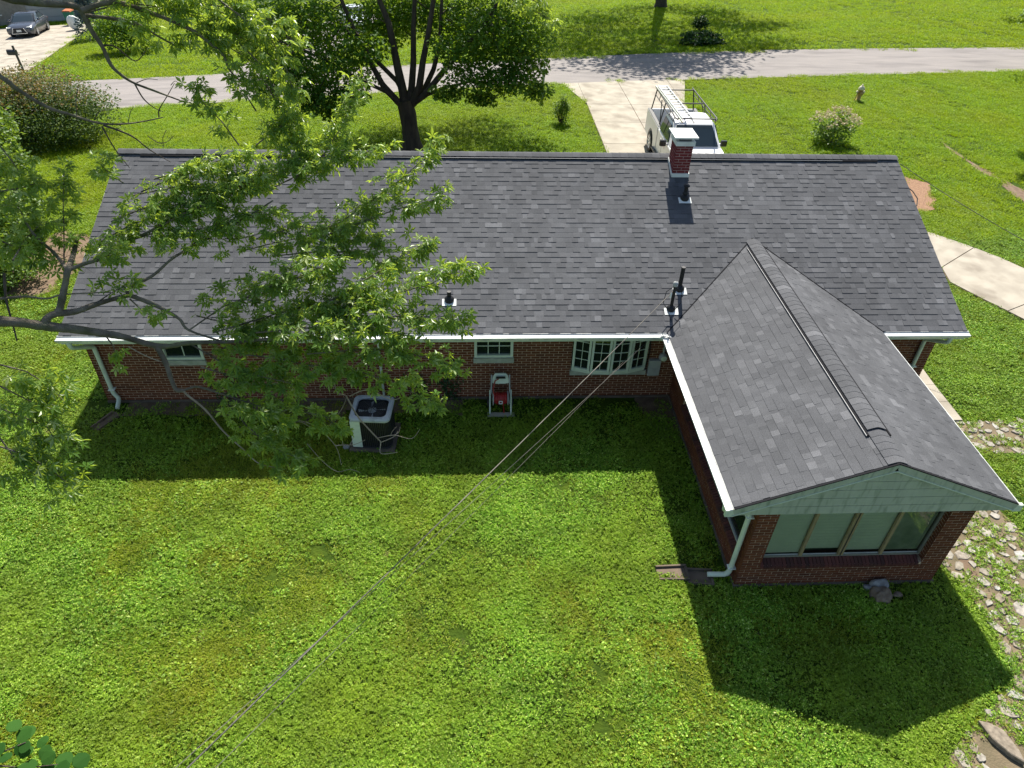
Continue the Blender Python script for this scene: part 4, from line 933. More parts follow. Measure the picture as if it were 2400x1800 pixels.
pane_quad(tk, (-.82, -1.16, 1.28), (.82, -1.16, 1.28), (.66, -.53, 1.83), (-.66, -.53, 1.83), 'windshield', M['carglass'], (0, -1, .6))
for s in (-1, 1):
    pane_quad(tk, (s*.93, -.82, 1.3), (s*.93, -.02, 1.3), (s*.8, -.06, 1.8), (s*.8, -.44, 1.8), 'side_window', M['carglass'], (s, 0, .3))
    pane_quad(tk, (s*.93, .06, 1.3), (s*.93, .62, 1.3), (s*.8, .56, 1.8), (s*.8, .02, 1.8), 'side_window', M['carglass'], (s, 0, .3))
    place_local(tk, MB().box((min(s*1.02, s*1.26), -.86, 1.16), (max(s*1.02, s*1.26), -.74, 1.38)), 'mirror', M['blackgloss'], bevel=.03)
    place_local(tk, MB().bar((s*.9, -.8, 1.22), (s*1.05, -.8, 1.25), .06, .05), 'mirror_arm', M['carpaint_white'])
    place_local(tk, MB().box((min(s*.985, s*1.0), .0, 1.08), (max(s*.985, s*1.0), .2, 1.11)), 'door_handle', M['white'])
    place_local(tk, MB().box((min(s*.981, s*.984), -.08, .45), (max(s*.981, s*.984), -.07, 1.22)), 'door_seam', M['dark_metal'])
    place_local(tk, MB().bar((s*1.02, -1.2, .42), (s*1.02, 1.1, .42), .12, .05), 'running_board', M['dark_metal'])
def wheel(root, x, y, r, wd, mt_rim):
    t = MB().lathe([(r*.66, -wd/2), (r*.93, -wd/2), (r, -wd/2+.04), (r, wd/2-.04), (r*.93, wd/2), (r*.66, wd/2)], (x, y, r), 28, 'x'); w_ = place_local(root, t, 'wheel', M['black'])
    s = 1 if x > 0 else -1
    rm = MB().lathe([(.001, s*wd*.30), (r*.2, s*wd*.36), (r*.25, s*wd*.22), (r*.6, s*wd*.3), (r*.67, s*wd*.46)], (x, y, r), 24, 'x')
    for k in range(6):
        t_ = k*math.pi/3; rm.bar((x+s*wd*.36, y+r*.15*math.cos(t_), r+r*.15*math.sin(t_)), (x+s*wd*.4, y+r*.64*math.cos(t_), r+r*.64*math.sin(t_)), .05, .06, (1, 0, 0))
    o = place_local(root, rm, 'rim', mt_rim); o.parent = w_
for s in (-1, 1):
    for yy in (FA, RA): wheel(tk, s*.88, yy, WR, .27, M['alu'])
place_local(tk, MB().box((-.75, FA-.4, .3), (.75, 2.6, .42)), 'chassis', M['dark_metal'])
rk_ = MB(); zr = 2.12
for s in (-1, 1):
    rk_.tube([(s*.86, 2.72, 1.36), (s*.74, 2.72, zr)], .025, 8); rk_.tube([(s*.88, 1.05, 1.33), (s*.76, 1.05, zr)], .025, 8)
    rk_.tube([(s*.88, 1.0, 1.35), (s*.78, 1.6, zr-.05)], .018, 6)
    rk_.tube([(s*.74, 2.95, zr+.02), (s*.74, 1.0, zr+.01), (s*.76, -.6, zr), (s*.7, -.78, zr-.03)], .024, 8)
    rk_.tube([(s*.78, 2.72, zr-.18), (s*.79, -.5, zr-.18)], .016, 6)
    for yy in (2.0, .2, -.45): rk_.tube([(s*.75, yy, zr), (s*.785, yy, zr-.18)], .014, 6)
for yy in (2.72, 1.05, -.7): rk_.tube([(-.75, yy, zr), (.75, yy, zr)], .024, 8)
place_local(tk, rk_, 'ladder_rack', M['dark_metal'])
for k in range(5): place_local(tk, MB().bar((-.9835, -.55+k*.16, .93+.05*math.sin(k*1.7)), (-.9835, -.45+k*.16, .99+.04*math.cos(k*2.3)), .003, .02, (0, 0, 1)), 'door_decal', M['hose_red'])
lad = thing('extension_ladder', 'aluminium ladder lying on the rack of the white pickup', 'ladder', (15.88, 13.72, .045+zr+.03))
for s in (-1, 1):
    for dz, dx in ((0, 0), (.07, .025)): place_local(lad, MB().bar((s*(.21-dx)+.0, 3.0-dz*3, .03+dz), (s*(.21-dx)+.08, -1.25+dz*2, .03+dz), .025, .06), 'rail', M['alu'])
for k in range(14):
    y = 2.85-k*.305; xo = .08*(3.0-y)/4.25; place_local(lad, MB().tube([(-.2+xo, y, .04), (.2+xo, y, .04)], .016, 8), 'rung', M['alu'])
    if k < 13: place_local(lad, MB().tube([(-.18+xo, y-.12, .11), (.18+xo, y-.12, .11)], .014, 8), 'rung', M['alu'])
place_local(tk, rock((-.45, 1.5, .85), (.28, .4, .2), 21), 'cargo_sack', M['white'])

# ------------------------------------------------------------ sedan (local front = -y)
def place_on_terrain(root, x, y, fx, fy, lift=.06):
    f = Vector((fx, fy, 0)).normalized(); e = .8
    g = Vector((float(terrain(x+e, y)-terrain(x-e, y))/(2*e), float(terrain(x, y+e)-terrain(x, y-e))/(2*e), 0)); n = Vector((-g.x, -g.y, 1)).normalized()
    yax = -f; yax = (yax-n*yax.dot(n)).normalized(); xax = yax.cross(n).normalized()
    root.matrix_world = Matrix(((xax.x, yax.x, n.x, x), (xax.y, yax.y, n.y, y), (xax.z, yax.z, n.z, float(terrain(x, y))+lift), (0, 0, 0, 1)))
def sedan(label, paint, x, y, fx, fy, group):
    c = thing('sedan', label, 'car', (0, 0, 0), group); place_on_terrain(c, x, y, fx, fy)
    st = [(-2.42, .62, .70, .38, .60), (-2.3, .8, .84, .26, .68), (-1.9, .86, .9, .2, .8), (-1.1, .88, .9, .2, .9), (0, .88, .91, .2, .93), (1.2, .88, .91, .2, .97), (1.9, .86, .88, .22, .99), (2.3, .8, .82, .3, .96), (2.44, .66, .7, .42, .88)]
    rings = []
    for yy, hb, hw, zb, zt in st:
        zm = (zb+zt)/2+.03
        rings.append([(-hb, yy, zb), (-hw, yy, zm-.1), (-hw, yy, zm+.08), (-hw*.93, yy, zt-.03), (-hw*.7, yy, zt), (0, yy, zt+.015), (hw*.7, yy, zt), (hw*.93, yy, zt-.03), (hw, yy, zm+.08), (hw, yy, zm-.1), (hb, yy, zb)])
    place_local(c, MB().loft(rings), 'body', paint)
    gh = [[(a, b, z) for a, b, z in ring(.84, -1.0, 1.75, .9, .2)], ring(.76, -.55, 1.35, 1.2, .25), ring(.66, -.25, 1.0, 1.39, .28), ring(.58, -.1, .85, 1.42, .28)]
    place_local(c, MB().loft(gh), 'cabin', M['carglass'])
    place_local(c, MB().loft([ring(.675, -.27, 1.02, 1.385, .28), ring(.6, -.12, .88, 1.435, .28), ring(.3, .1, .6, 1.445, .2)]), 'roof', paint)
    place_local(c, MB().loft([ring(.3, -.05, .35, 1.446, .05), ring(.29, -.04, .34, 1.452, .05)]), 'sunroof', M['blackgloss'])
    for s in (-1, 1):
        for pts_, nm in (([(s*.8, -.95, .95), (s*.69, -.3, 1.36)], 'pillar'), ([(s*.8, .45, .95), (s*.7, .42, 1.38)], 'pillar'), ([(s*.79, 1.55, 1.0), (s*.68, .95, 1.37)], 'pillar')): place_local(c, MB().bar(pts_[0], pts_[1], .07, .05, (s, 0, .3)), nm, paint)
        place_local(c, MB().bar((s*.86, -.95, .955), (s*.82, 1.6, 1.0), .02, .02), 'window_trim', M['alu'])
        place_local(c, rock((s*1.0, -.62, 1.0), (.1, .06, .07), 2), 'mirror', paint)
        place_local(c, MB().add([(s*.42, -2.41, .64), (s*.8, -2.26, .72), (s*.86, -2.0, .76), (s*.7, -2.24, .63)], [(0, 1, 2, 3)]), 'headlight', M['clear'])
        place_local(c, rock((s*.66, -2.26, .68), (.17, .1, .045), 4), 'headlight', M['white'])
        place_local(c, rock((s*.66, 2.36, .8), (.16, .06, .06), 4), 'tail_light', M['hose'])
        place_local(c, MB().bar((s*.5, -2.44, .32), (s*.34, -2.475, .66), .03, .03), 'grille_trim', M['alu'])
        place_local(c, MB().bar((s*.91, .1, .84), (s*.91, .3, .84), .02, .03), 'door_handle', M['alu'])
        for yy in (-1.42, 1.4): wheel(c, s*.8, yy, .335, .23, M['alu'])
    place_local(c, MB().prism([(-.44, .33), (.44, .33), (.3, .5), (.36, .66), (-.36, .66), (-.3, .5)], -2.46, -2.38, 'y'), 'grille', M['black'])
    place_local(c, MB().bar((-.5, -2.46, .31), (.5, -2.46, .31), .03, .03), 'bumper_trim', M['alu'])
    place_local(c, MB().box((-.16, -2.485, .42), (.16, -2.465, .56)), 'number_plate', M['white'])
    place_local(c, MB().box((-.75, -1.9, .16), (.75, 1.9, .3)), 'floor_pan', M['black'])
    return c
pa, pb_ = gp(81, 90), gp(121, 68)
f_ = (pa-pb_)[:2]; f_ /= np.linalg.norm(f_); mid = (pa+pb_)[:2]/2; side = np.array([-f_[1], f_[0]])
if side[0] > 0: side = -side
cxy = mid+side*.8
sedan('dark grey sedan parked before the neighbour garage', M['carpaint_grey'], cxy[0], cxy[1], f_[0], f_[1], 'cars parked across the road')
q = gp(835, 66); M['carpaint_silver'] = mat('silver_vehicle_paint', (.5,.55,.62), .25, metal=.4)
sedan('silver car half hidden behind the front maple', M['carpaint_silver'], q[0], q[1], .3, -1, 'cars parked across the road')

# ------------------------------------------------------------ foliage builders
def rot_from(axis, normal):
    """rows -> (n,3,3) frames: x = axis, z = normal"""
    a = axis/np.linalg.norm(axis, axis=-1, keepdims=True); b = np.cross(normal, a); b /= np.linalg.norm(b, axis=-1, keepdims=True)+1e-9; c = np.cross(a, b)
    return np.stack([a, b, c], -1)
def unit(n): v = rng.normal(0, 1, (n, 3)); return v/np.linalg.norm(v, axis=1, keepdims=True)
def leaf_silver_t():
    V = [(0, 0, 0)]; F = []
    for ang, ln, wd in ((-118, .42, .11), (-58, .78, .15), (0, 1.0, .17), (58, .78, .15), (118, .42, .11)):
        c, s = math.cos(R(ang)), math.sin(R(ang)); i = len(V)
        for x, y, z in ((ln*.5, wd, .03), (ln, 0, -.16*ln), (ln*.5, -wd, .03)): V.append((x*c-y*s, x*s+y*c, z))
        F.append((0, i+2, i+1, i))
    return np.array(V), np.array(F)
def leaf_quad_t(): return np.array([(0, 0, 0), (.5, .32, .06), (1, 0, -.1), (.5, -.32, .06)], float), np.array([(0, 3, 2, 1)])
def leaf_round_t():
    V = [(0, 0, .0)]+[(.5+.5*math.cos(t), .48*math.sin(t)*(1.1 if math.cos(t) < .3 else .9), -.06*abs(math.sin(t*.5))) for t in np.linspace(math.pi*.92, -math.pi*.92, 9)]
    return np.array(V), np.array([(0, i, i+1, i+2) for i in range(1, 8, 2)])
def instance_np(T, P, Rm, S):
    V, F = T; n = len(P); k = len(V)
    W = np.einsum('nij,kj->nki', Rm, V)*S[:, None, None]+P[:, None, :]
    return W.reshape(-1, 3), (F[None]+k*np.arange(n)[:, None, None]).reshape(-1, F.shape[1])
def leaf_cloud(name, T, P, axis, normal, S, mt, parent, kind=None):
    P = np.asarray(P); V, F = instance_np(T, P-org(parent), rot_from(axis, normal), S); o = link_obj(name, np_mesh(name, V, F), mt, parent)
    if kind: o['kind'] = kind
    return o
def leafy(P, droop=.25, flat=.8):
    n = len(P); a = unit(n); a[:, 2] = a[:, 2]*.4-droop; nm = unit(n)*(1-flat)+np.array([0, 0, 1.])*flat+unit(n)*.35; return a, nm
def blob_points(blobs, per, shell=.45):
    out = []
    for (c, r, f) in blobs:
        n = int(per*f); d = unit(n); rad = (shell+(1-shell)*rng.random(n)**.6)[:, None]
        out.append(np.array(c)+d*rad*np.array(r))
    return np.concatenate(out)

# ------------------------------------------------------------ front-yard maple
mb_ = gp(968, 362)
maple = thing('maple_tree', 'big dark leafy maple with forked limbs standing by the road', 'tree', tuple(mb_))
B = np.array([mb_[0], mb_[1], mb_[2]])
def MPt(px, py, dy): return onY(px, py, B[1]+dy)
tr = MB(); f0 = B+np.array([-.1, 0, 1.55])
tr.tube([B+np.array([0, 0, -.15]), B+np.array([0, 0, .12]), B+np.array([-.02, 0, .5]), B+np.array([-.06, 0, 1.1]), f0, B+np.array([-.2, 0, 2.1])], [.6, .48, .36, .31, .33, .3], 14)
tr.build('trunk', M['bark'], maple)
limbs_px = [([(945, 250), (933, 239), (897, 199), (875, 159), (831, 72), (803, 7)], -.3, .15), ([(950, 245), (945, 217), (933, 163), (922, 108), (911, 54), (889, 0)], .5, .19), ([(960, 240), (965, 203), (969, 145), (969, 72), (972, 0)], .9, .15),
            ([(966, 245), (983, 203), (991, 145), (1005, 72), (1016, 0)], -.5, .15), ([(968, 245), (991, 217), (1016, 163), (1030, 108), (1034, 36)], .6, .12), ([(970, 240), (994, 224), (1034, 174), (1070, 130), (1124, 72), (1160, 18)], -.9, .13), ([(938, 245), (905, 215), (850, 190), (780, 150), (700, 110)], -1.4, .09), ([(985, 230), (1040, 205), (1110, 190), (1180, 195)], -1.2, .07), ([(955, 235), (930, 190), (860, 120), (800, 60), (740, 10)], 1.4, .1)]
tips = []
for pts_, dy, r0 in limbs_px:
    P = [MPt(x, y, dy*k/(len(pts_)-1)) for k, (x, y) in enumerate(pts_)]
    d = P[-1]-P[-2]; d /= np.linalg.norm(d)
    if pts_[-1][1] < 40: P += [P[-1]+d*1.6+np.array([0, 0, .6]), P[-1]+d*3.4+np.array([0, 0, 1.8])]
    MB().tube(P, list(np.linspace(r0, r0*.25, len(P))), 8).build('limb', M['bark'], maple); tips += P[2:]
tw = MB()
blobs = []
def clump(px, py, dy, r, f): blobs.append((MPt(px, py, dy), r, f))
for px, py, dy, rx, rz, f in [(640, 130, -.5, 1.2, .5, 1), (690, 190, -1.2, 1.3, .5, 1.2), (700, 90, .6, 1.3, .6, 1.1), (760, 40, 0, 1.3, .6, 1), (765, 140, -1.4, 1.3, .6, 1.2), (800, 220, -1.6, 1.1, .45, 1), (720, 240, -1.7, .9, .4, .8), (850, 110, -1.2, 1.0, .6, .9), (620, 200, -.2, .9, .5, .7), (650, 50, 1, 1.2, .7, .9), (600, 90, .3, .9, .6, .6),
        (880, 40, 1.5, 1.0, .6, .7), (1100, 60, .5, 1.2, .6, 1), (1170, 110, -.8, 1.3, .5, 1.1), (1230, 150, -.6, 1.0, .5, 1), (1110, 170, -1.6, 1.3, .5, 1.1), (1190, 190, -1.4, 1.1, .45, 1), (1250, 90, .4, 1.0, .6, .8), (1060, 110, -1.8, .9, .5, .7), (1180, 30, .8, 1.3, .6, 1), (1090, 10, 1.6, 1.2, .6, .9), (1260, 210, -.8, .6, .35, .4), (1050, 215, -1.6, .7, .3, .5), (1130, 228, -1.3, .6, .3, .4), (840, 170, 2.0, 1.0, .6, .6), (780, 260, -1.2, .6, .3, .4), (900, 30, 2.2, 1.3, .7, 1), (960, 20, 2.8, 1.3, .7, 1), (1020, 30, 2.4, 1.3, .7, 1), (880, 90, 2.4, 1.2, .6, .8), (1060, 70, 2.2, 1.2, .6, .9), (780, 90, 2.0, 1.3, .7, 1), (700, 30, -1.0, 1.3, .6, 1), (1130, 110, 1.5, 1.2, .6, .9), (1150, 60, -1.6, 1.2, .6, .9), (660, 150, 1.6, 1.2, .6, .8), (740, 190, .8, 1.2, .5, .8), (1210, 60, -.6, 1.1, .5, .8), (930, 60, 3.2, 1.2, .7, .8), (620, 30, -.6, 1.2, .6, .9)]:
    clump(px, py, dy, (rx, rx, rz), f)
for k in range(46):                                    # the crown above the picture: it shades the front lawn
    t = k*2.399; rr = 5.6*math.sqrt((k+.5)/46); z = 6.8+random.uniform(0, 4.2)*(1-.4*rr/5.6)
    blobs.append((B+np.array([rr*math.cos(t)*1.15+.8, rr*math.sin(t)*1.2+3.2, z]), (1.7, 1.7, .8), .95))
P = blob_points(blobs, 820, .2)
a, nm = leafy(P, .35, .75); S = rng.uniform(.13, .2, len(P))
leaf_cloud('crown', leaf_quad_t(), P, a, nm, S, M['leaf_maple'], maple)
for c, r, f in blobs[:40]:
    j = min(range(len(tips)), key=lambda i: np.linalg.norm(tips[i]-c)); q = tips[j]; m_ = (q+np.array(c))/2+rng.normal(0, .15, 3)
    tw.tube([q, m_, np.array(c)], [.03, .02, .008], 5, cap=False)
    for _ in range(3): tw.tube([np.array(c), np.array(c)+rng.normal(0, .5, 3)*np.array([1.4, 1.4, .5])], [.012, .004], 4, cap=False)
tw.build('branchlets', M['bark'], maple, kind='stuff')

# ------------------------------------------------------------ generic tree and shrub
def tree(name, label, base, h, crown_r, z0, nleaf, mt, group=None, leaf=.2, trunk_r=.22, nb=26, lean=(0, 0)):
    base = np.array(base); t = thing(name, label, 'tree', tuple(base), group); top = base+np.array([lean[0], lean[1], h])
    MB().tube([base+np.array([0, 0, -.2]), base+np.array([0, 0, .3]), base+(top-base)*.35, base+(top-base)*.8], [trunk_r*1.5, trunk_r*1.05, trunk_r*.8, trunk_r*.25], 10).build('trunk', M['bark'], t)
    bl = []; br = MB()
    for k in range(nb):
        th = k*2.399+random.uniform(-.3, .3); f = (k+.5)/nb; z = z0+(h-z0)*f; rr = crown_r*math.sin(math.pi*min(1, .18+.8*f))*random.uniform(.55, 1)
        c = base+np.array([lean[0]*f+rr*math.cos(th), lean[1]*f+rr*math.sin(th), z]); r = crown_r*random.uniform(.26, .4); bl.append((c, (r, r, r*.55), 1))
        if k % 2 == 0: br.tube([base+(top-base)*min(.75, .25+.5*f), (base+(top-base)*.5+c)/2+np.array([0, 0, .2]), c], [trunk_r*.3, trunk_r*.16, .02], 5, cap=False)
    br.build('limbs', M['bark'], t); P = blob_points(bl, nleaf/nb, .2); a, nm = leafy(P)
    leaf_cloud('crown', leaf_quad_t(), P, a, nm, rng.uniform(.7, 1.2, len(P))*leaf, mt, t); return t
def shrub(name, label, base, r, nleaf, mt, leaf=.09, group=None, lobes=14, stems=7, top_mat=None, upright=False, cat='shrub'):
    base = np.array(base); r = np.array(r); t = thing(name, label, cat, tuple(base), group); st = MB(); bl = []
    for k in range(lobes):
        th = k*2.399; f = (k+.5)/lobes; rr = math.sqrt(f)*.72; zz = random.uniform(.35, .95)*math.sqrt(max(.05, 1-rr*rr))
        c = base+np.array([math.cos(th)*rr*r[0], math.sin(th)*rr*r[1], r[2]*zz]); q = random.uniform(.3, .46); bl.append((c, r*np.array([q, q, q*.75]), 1))
    for k in range(stems):
        c = bl[k*lobes//stems][0]; st.tube([base+np.array([random.uniform(-.1, .1)*r[0], random.uniform(-.1, .1)*r[1], -.05]), (base+c)/2+rng.normal(0, .05, 3), c], [.03, .022, .008], 5, cap=False)
    st.build('stems', M['bark'], t)
    P = blob_points(bl, nleaf/lobes, .3); P = P[P[:, 2] > base[2]+.03]
    a, nm = leafy(P, -.3 if upright else .1, .55); S = rng.uniform(.7, 1.25, len(P))*leaf
    if top_mat:
        hi = (P[:, 2]-base[2]) > r[2]*(.62+.4*rng.random(len(P)))
        leaf_cloud('top_growth', leaf_quad_t(), P[hi], a[hi], nm[hi], S[hi], top_mat, t, kind='stuff'); P, a, nm, S = P[~hi], a[~hi], nm[~hi], S[~hi]
    leaf_cloud('foliage', leaf_quad_t(), P, a, nm, S, mt, t); return t
tree('shade_tree', 'tall tree across the road whose trunk rises from the far lawn', gp(1548, 18), 16, 9.0, 5.5, 16000, M['leaf_maple'], leaf=.34, trunk_r=.45, nb=46, lean=(-4, -9.5))
P = gp(1750, -60); tree('shade_tree', 'tall tree throwing shade over road and far lawn', P, 14, 7.5, 6.0, 12000, M['leaf_maple'], leaf=.34, trunk_r=.35, nb=36, lean=(0, -6))
P = gp(1330, 35); shrub('hedge_bush', 'dark evergreen bush at the far edge of the lawn', gp(1330, -10), (2.6, 2, 2.4), 6000, M['leaf_maple'], .2)
tree('shade_tree', 'leafy tree beside the road at the right edge', (41.6, 26.6, 0), 6, 3.3, .9, 6000, M['leaf_shrub'], leaf=.2)
tree('shade_tree', 'tree outside the right lawn casting round shadows', (36.2, 19.5, 0), 10, 3.0, 5.6, 6000, M['leaf_shrub'], leaf=.28, lean=(-4.4, .5))
tree('shade_tree', 'dark tree beyond the road at the far right', gp(2450, 45), 6, 3.0, 1.2, 5000, M['leaf_dark'], leaf=.24)
# shrubs and small plants
P = gp(70, 330); shrub('burning_bush', 'large rounded shrub with reddish top by the road', P, (4.0, 2.8, 2.45), 44000, M['leaf_bush'], .1, lobes=40, top_mat=M['leaf_red'])
shrub('hedge_bush', 'tall light green bush on the left boundary nearest the road', gp(-40, 470), (2.2, 2.0, 3.4), 20000, M['leaf_shrub'], .14, lobes=24)
shrub('hedge_bush', 'leafy bush beside the brown litter on the left', gp(-30, 640), (1.5, 1.5, 2.3), 12000, M['leaf_shrub'], .12, lobes=20)
shrub('hedge_bush', 'low weedy bush below the litter on the left', gp(40, 660), (1.0, 1.0, .9), 2500, M['leaf_shrub'], .09)
shrub('hedge_bush', 'tall narrow bush behind the left litter patch', gp(0, 560), (1.7, 1.5, 2.8), 14000, M['leaf_shrub'], .13, lobes=20)
shrub('round_shrub', 'dark rounded shrub on the neighbour lawn across the road', gp(305, 122), (2.3, 1.9, 2.6), 6000, M['leaf_maple'], .16, lobes=20)
shrub('upright_bush', 'small clipped bush beside our driveway', gp(1315, 290), (.48, .42, 1.1), 1700, M['leaf_shrub'], .08, stems=10, lobes=12, upright=True)
cb = shrub('flowering_bush', 'bush with cream flower heads on the right lawn', gp(1945, 335), (1.05, .8, 1.15), 1500, M['leaf_shrub'], .13, lobes=16, stems=10)
cc = gp(1945, 335); hp_ = []
for k in range(46):
    th = k*2.399; rr = math.sqrt((k+.5)/46); hp_.append(((cc[0]+math.cos(th)*rr*1.05, cc[1]+math.sin(th)*rr*.8, cc[2]+.55+.75*math.sqrt(max(.05, 1-rr*rr*.8))+random.uniform(-.15, .2)), (.11, .11, .09), 1))
P = blob_points(hp_, 16, .2); a, nm = leafy(P, 0, .3); leaf_cloud('flower_heads', leaf_quad_t(), P, a, nm, rng.uniform(.07, .12, len(P)), M['leaf_cream'], cb, kind='stuff')
shrub('topiary', 'small round dark bush in the middle of the far lawn', gp(1638, 74), (.6, .6, 1.1), 1200, M['leaf_dark'], .13)
shrub('ornamental_grass', 'low mound of dark grasses beside the far topiary', gp(1640, 105), (1.5, 1.1, .6), 1800, M['leaf_dark'], .2, upright=True, cat='plant')
def spruce(label, base, h, r, n):
    t = thing('blue_spruce', label, 'tree', tuple(base)); base = np.array(base)
    MB().tube([base, base+np.array([0, 0, h])], [.1, .02], 7).build('trunk', M['bark'], t)
    f = rng.random(n)**.7; th = np.floor(rng.random(n)*34)*.185+f*9; rr = r*(1-f)*(.35+.65*rng.random(n)); P = np.stack([rr*np.cos(th), rr*np.sin(th), h*f-.25*rr+.15], -1)+base
    a = np.stack([np.cos(th), np.sin(th), -.1+0*th], -1)+unit(n)*.5; leaf_cloud('crown', leaf_quad_t(), P, a, unit(n)+np.array([0, 0, .8]), rng.uniform(.1, .2, n), M['needle'], t)
spruce('bluish spruce beside the white bag by the garage', gp(222, 92), 3.6, 1.4, 3000)
spruce('bluish spruce seen through the front maple', gp(952, 78), 2.6, 1.1, 2000)
# ivy on the wall
for lb, x0, z1, sd in (('dry vine climbing below the small window', 7.75, 1.35, 1), ('dark vine beside the left window', 2.75, .95, 2), ('thin vine near the conduit', 6.9, .8, 3)):
    t = thing('wall_vine', lb, 'vine', (x0, -.02, .05), 'vines on the rear wall'); st = MB(); P = []
    for k in range(5):
        x = x0+random.uniform(-.25, .25); pts_ = [(x, -.02, .02)]
        while pts_[-1][2] < z1*random.uniform(.7, 1): q = pts_[-1]; pts_.append((q[0]+random.uniform(-.07, .07), -.018, q[2]+.09))
        st.tube(pts_, .006, 4, cap=False)
        for q in pts_:
            for _ in range(5 if q[2] < z1*.6 else 2): P.append((q[0]+random.gauss(0, .06), -.04+random.uniform(-.02, .01), q[2]+random.gauss(0, .05)))
    st.build('stems', M['bark'], t); P = np.array(P); n = len(P); leaf_cloud('foliage', leaf_quad_t(), P, unit(n)+np.array([0, 0, -.8]), unit(n)*.4+np.array([0, -1., .3]), rng.uniform(.05, .08, n), M['leaf_dark'], t)

# ------------------------------------------------------------ street furniture and the neighbour
P = gp(2010, 237)
hy = thing('fire_hydrant', 'tan fire hydrant standing on the verge by the road', 'hydrant', tuple(P)); M['hyd'] = mat('tan_hydrant', (.42,.28,.1), .6, var=(.35,.2,.08), vscale=9); M['hydw'] = mat('hydrant_cap', (.62,.56,.4), .6)
place_local(hy, MB().lathe([(.15, 0), (.15, .04), (.1, .05), (.095, .5), (.13, .52), (.13, .56)], (0, 0, 0), 16), 'barrel', M['hyd'])
place_local(hy, MB().lathe([(.15, .56), (.15, .6), (.11, .68), (.05, .73), (.03, .74), (.03, .8), (.001, .8)], (0, 0, 0), 16), 'bonnet', M['hydw'])
for s in (-1, 1): place_local(hy, MB().lathe([(.05, 0), (.05, s*.06), (.065, s*.065), (.065, s*.1), (.001, s*.11)], (s*.09, 0, .44), 12, 'x'), 'side_cap', M['hydw'])
place_local(hy, MB().lathe([(.07, 0), (.07, -.06), (.085, -.065), (.085, -.1), (.001, -.11)], (0, -.09, .4), 12, 'y'), 'pumper_cap', M['hyd'])
place_local(hy, MB().tube([(-.12, -.05, .5), (-.2, -.1, .3), (-.28, -.15, .05)], .02, 6), 'chain_guard', M['hyd'])
P = gp(57, 170)
mbx = thing('mailbox', 'black mailbox on a leaning post across the road', 'mailbox', tuple(P))
place_local(mbx, MB().bar((0, 0, 0), (-.1, 0, 1.45), .09, .09, (0, 1, 0)), 'post', M['dark_metal'])
place_local(mbx, MB().loft([[(x_, y_*.11*1.0-.0, 1.0+z_) for y_, z_ in [(-1, 0), (-1, .14), (-.7, .22), (0, .25), (.7, .22), (1, .14), (1, 0)]] for x_ in (-.5, -.0)], smooth=False), 'box', M['dark_metal'])
place_local(mbx, MB().bar((-.5, 0, .97), (.1, 0, .97), .08, .05), 'arm', M['dark_metal'])
P = gp(1271, 231); po = thing('mailbox', 'plain grey mailbox post at our driveway under the maple', 'mailbox', tuple(P)); place_local(po, MB().box((-.06, -.06, -.1), (.06, .06, 1.2)), 'post', M['grey']); place_local(po, MB().loft([[(y_*.1, x_, 1.2+z_) for y_, z_ in [(-1, 0), (-1, .13), (-.7, .2), (0, .23), (.7, .2), (1, .13), (1, 0)]] for x_ in (-.15, .32)], smooth=False), 'box', M['grey'])
# neighbour's garage wing
gb0, gb1 = gp(200, 47), gp(-40, 66)
du = (gb0-gb1)[:2]; Lg = np.linalg.norm(du); du /= Lg; dn = np.array([du[1], -du[0]]);
if dn[1] > 0: dn = -dn
zb = min(gb0[2], gb1[2])-.1
nb_ = thing('neighbour_house', 'pale brick garage front of the neighbour across the road', 'house', (gb1[0], gb1[1], zb)); M['palebrick'] = mat('pale_brick', (.3,.28,.24), .9, var=(.23,.21,.18), vscale=5, bump=.3); M['gdoor'] = mat('garage_door', (.42,.42,.42), .5)
def GQ(u, v, z): return (gb1[0]+du[0]*u-dn[0]*v, gb1[1]+du[1]*u-dn[1]*v, zb+z)
def gbox(u0, u1, v0, v1, z0, z1): mb = MB(); mb.add([GQ(u0, v0, z0), GQ(u1, v0, z0), GQ(u1, v1, z0), GQ(u0, v1, z0), GQ(u0, v0, z1), GQ(u1, v0, z1), GQ(u1, v1, z1), GQ(u0, v1, z1)], [(3,2,1,0),(4,5,6,7),(0,1,5,4),(1,2,6,5),(2,3,7,6),(3,0,4,7)]); return mb
D0, D1 = Lg*.46, Lg*.84
gbox(-8, D0, 0, .2, 0, 3).build('wall', M['palebrick'], nb_); gbox(D1, Lg+1.2, 0, .2, 0, 3).build('wall', M['palebrick'], nb_); gbox(D0, D1, 0, .2, 2.35, 3).build('wall', M['palebrick'], nb_)
for r_ in range(4):
    gbox(D0, D1, .1, .16, .02+r_*.58, .58+r_*.58).build('garage_panel', M['gdoor'], nb_)
gbox(Lg*.0-1, Lg*.2, -.02, .05, 1.0, 2.2).build('window_frame', M['dark_metal'], nb_); gbox(Lg*.0-.9, Lg*.2-.1, -.03, -.021, 1.1, 2.1).build('pane', M['glass'], nb_); gbox(-1.2, Lg*.22, -.08, .1, .9, .99).build('sill', M['white'], nb_)
gbox(-8, Lg+1.4, .2, 8, 0, 2.9).build('rear_block', M['palebrick'], nb_); rr_ = MB(); rr_.add([GQ(-8.4, -.5, 2.95), GQ(Lg+1.8, -.5, 2.95), GQ(Lg+1.8, 4, 4.4), GQ(-8.4, 4, 4.4), GQ(-8.4, 8.6, 2.95), GQ(Lg+1.8, 8.6, 2.95)], [(0, 1, 2, 3), (3, 2, 5, 4)]); rr_.build('roof', M['underlay'], nb_, fix=False)
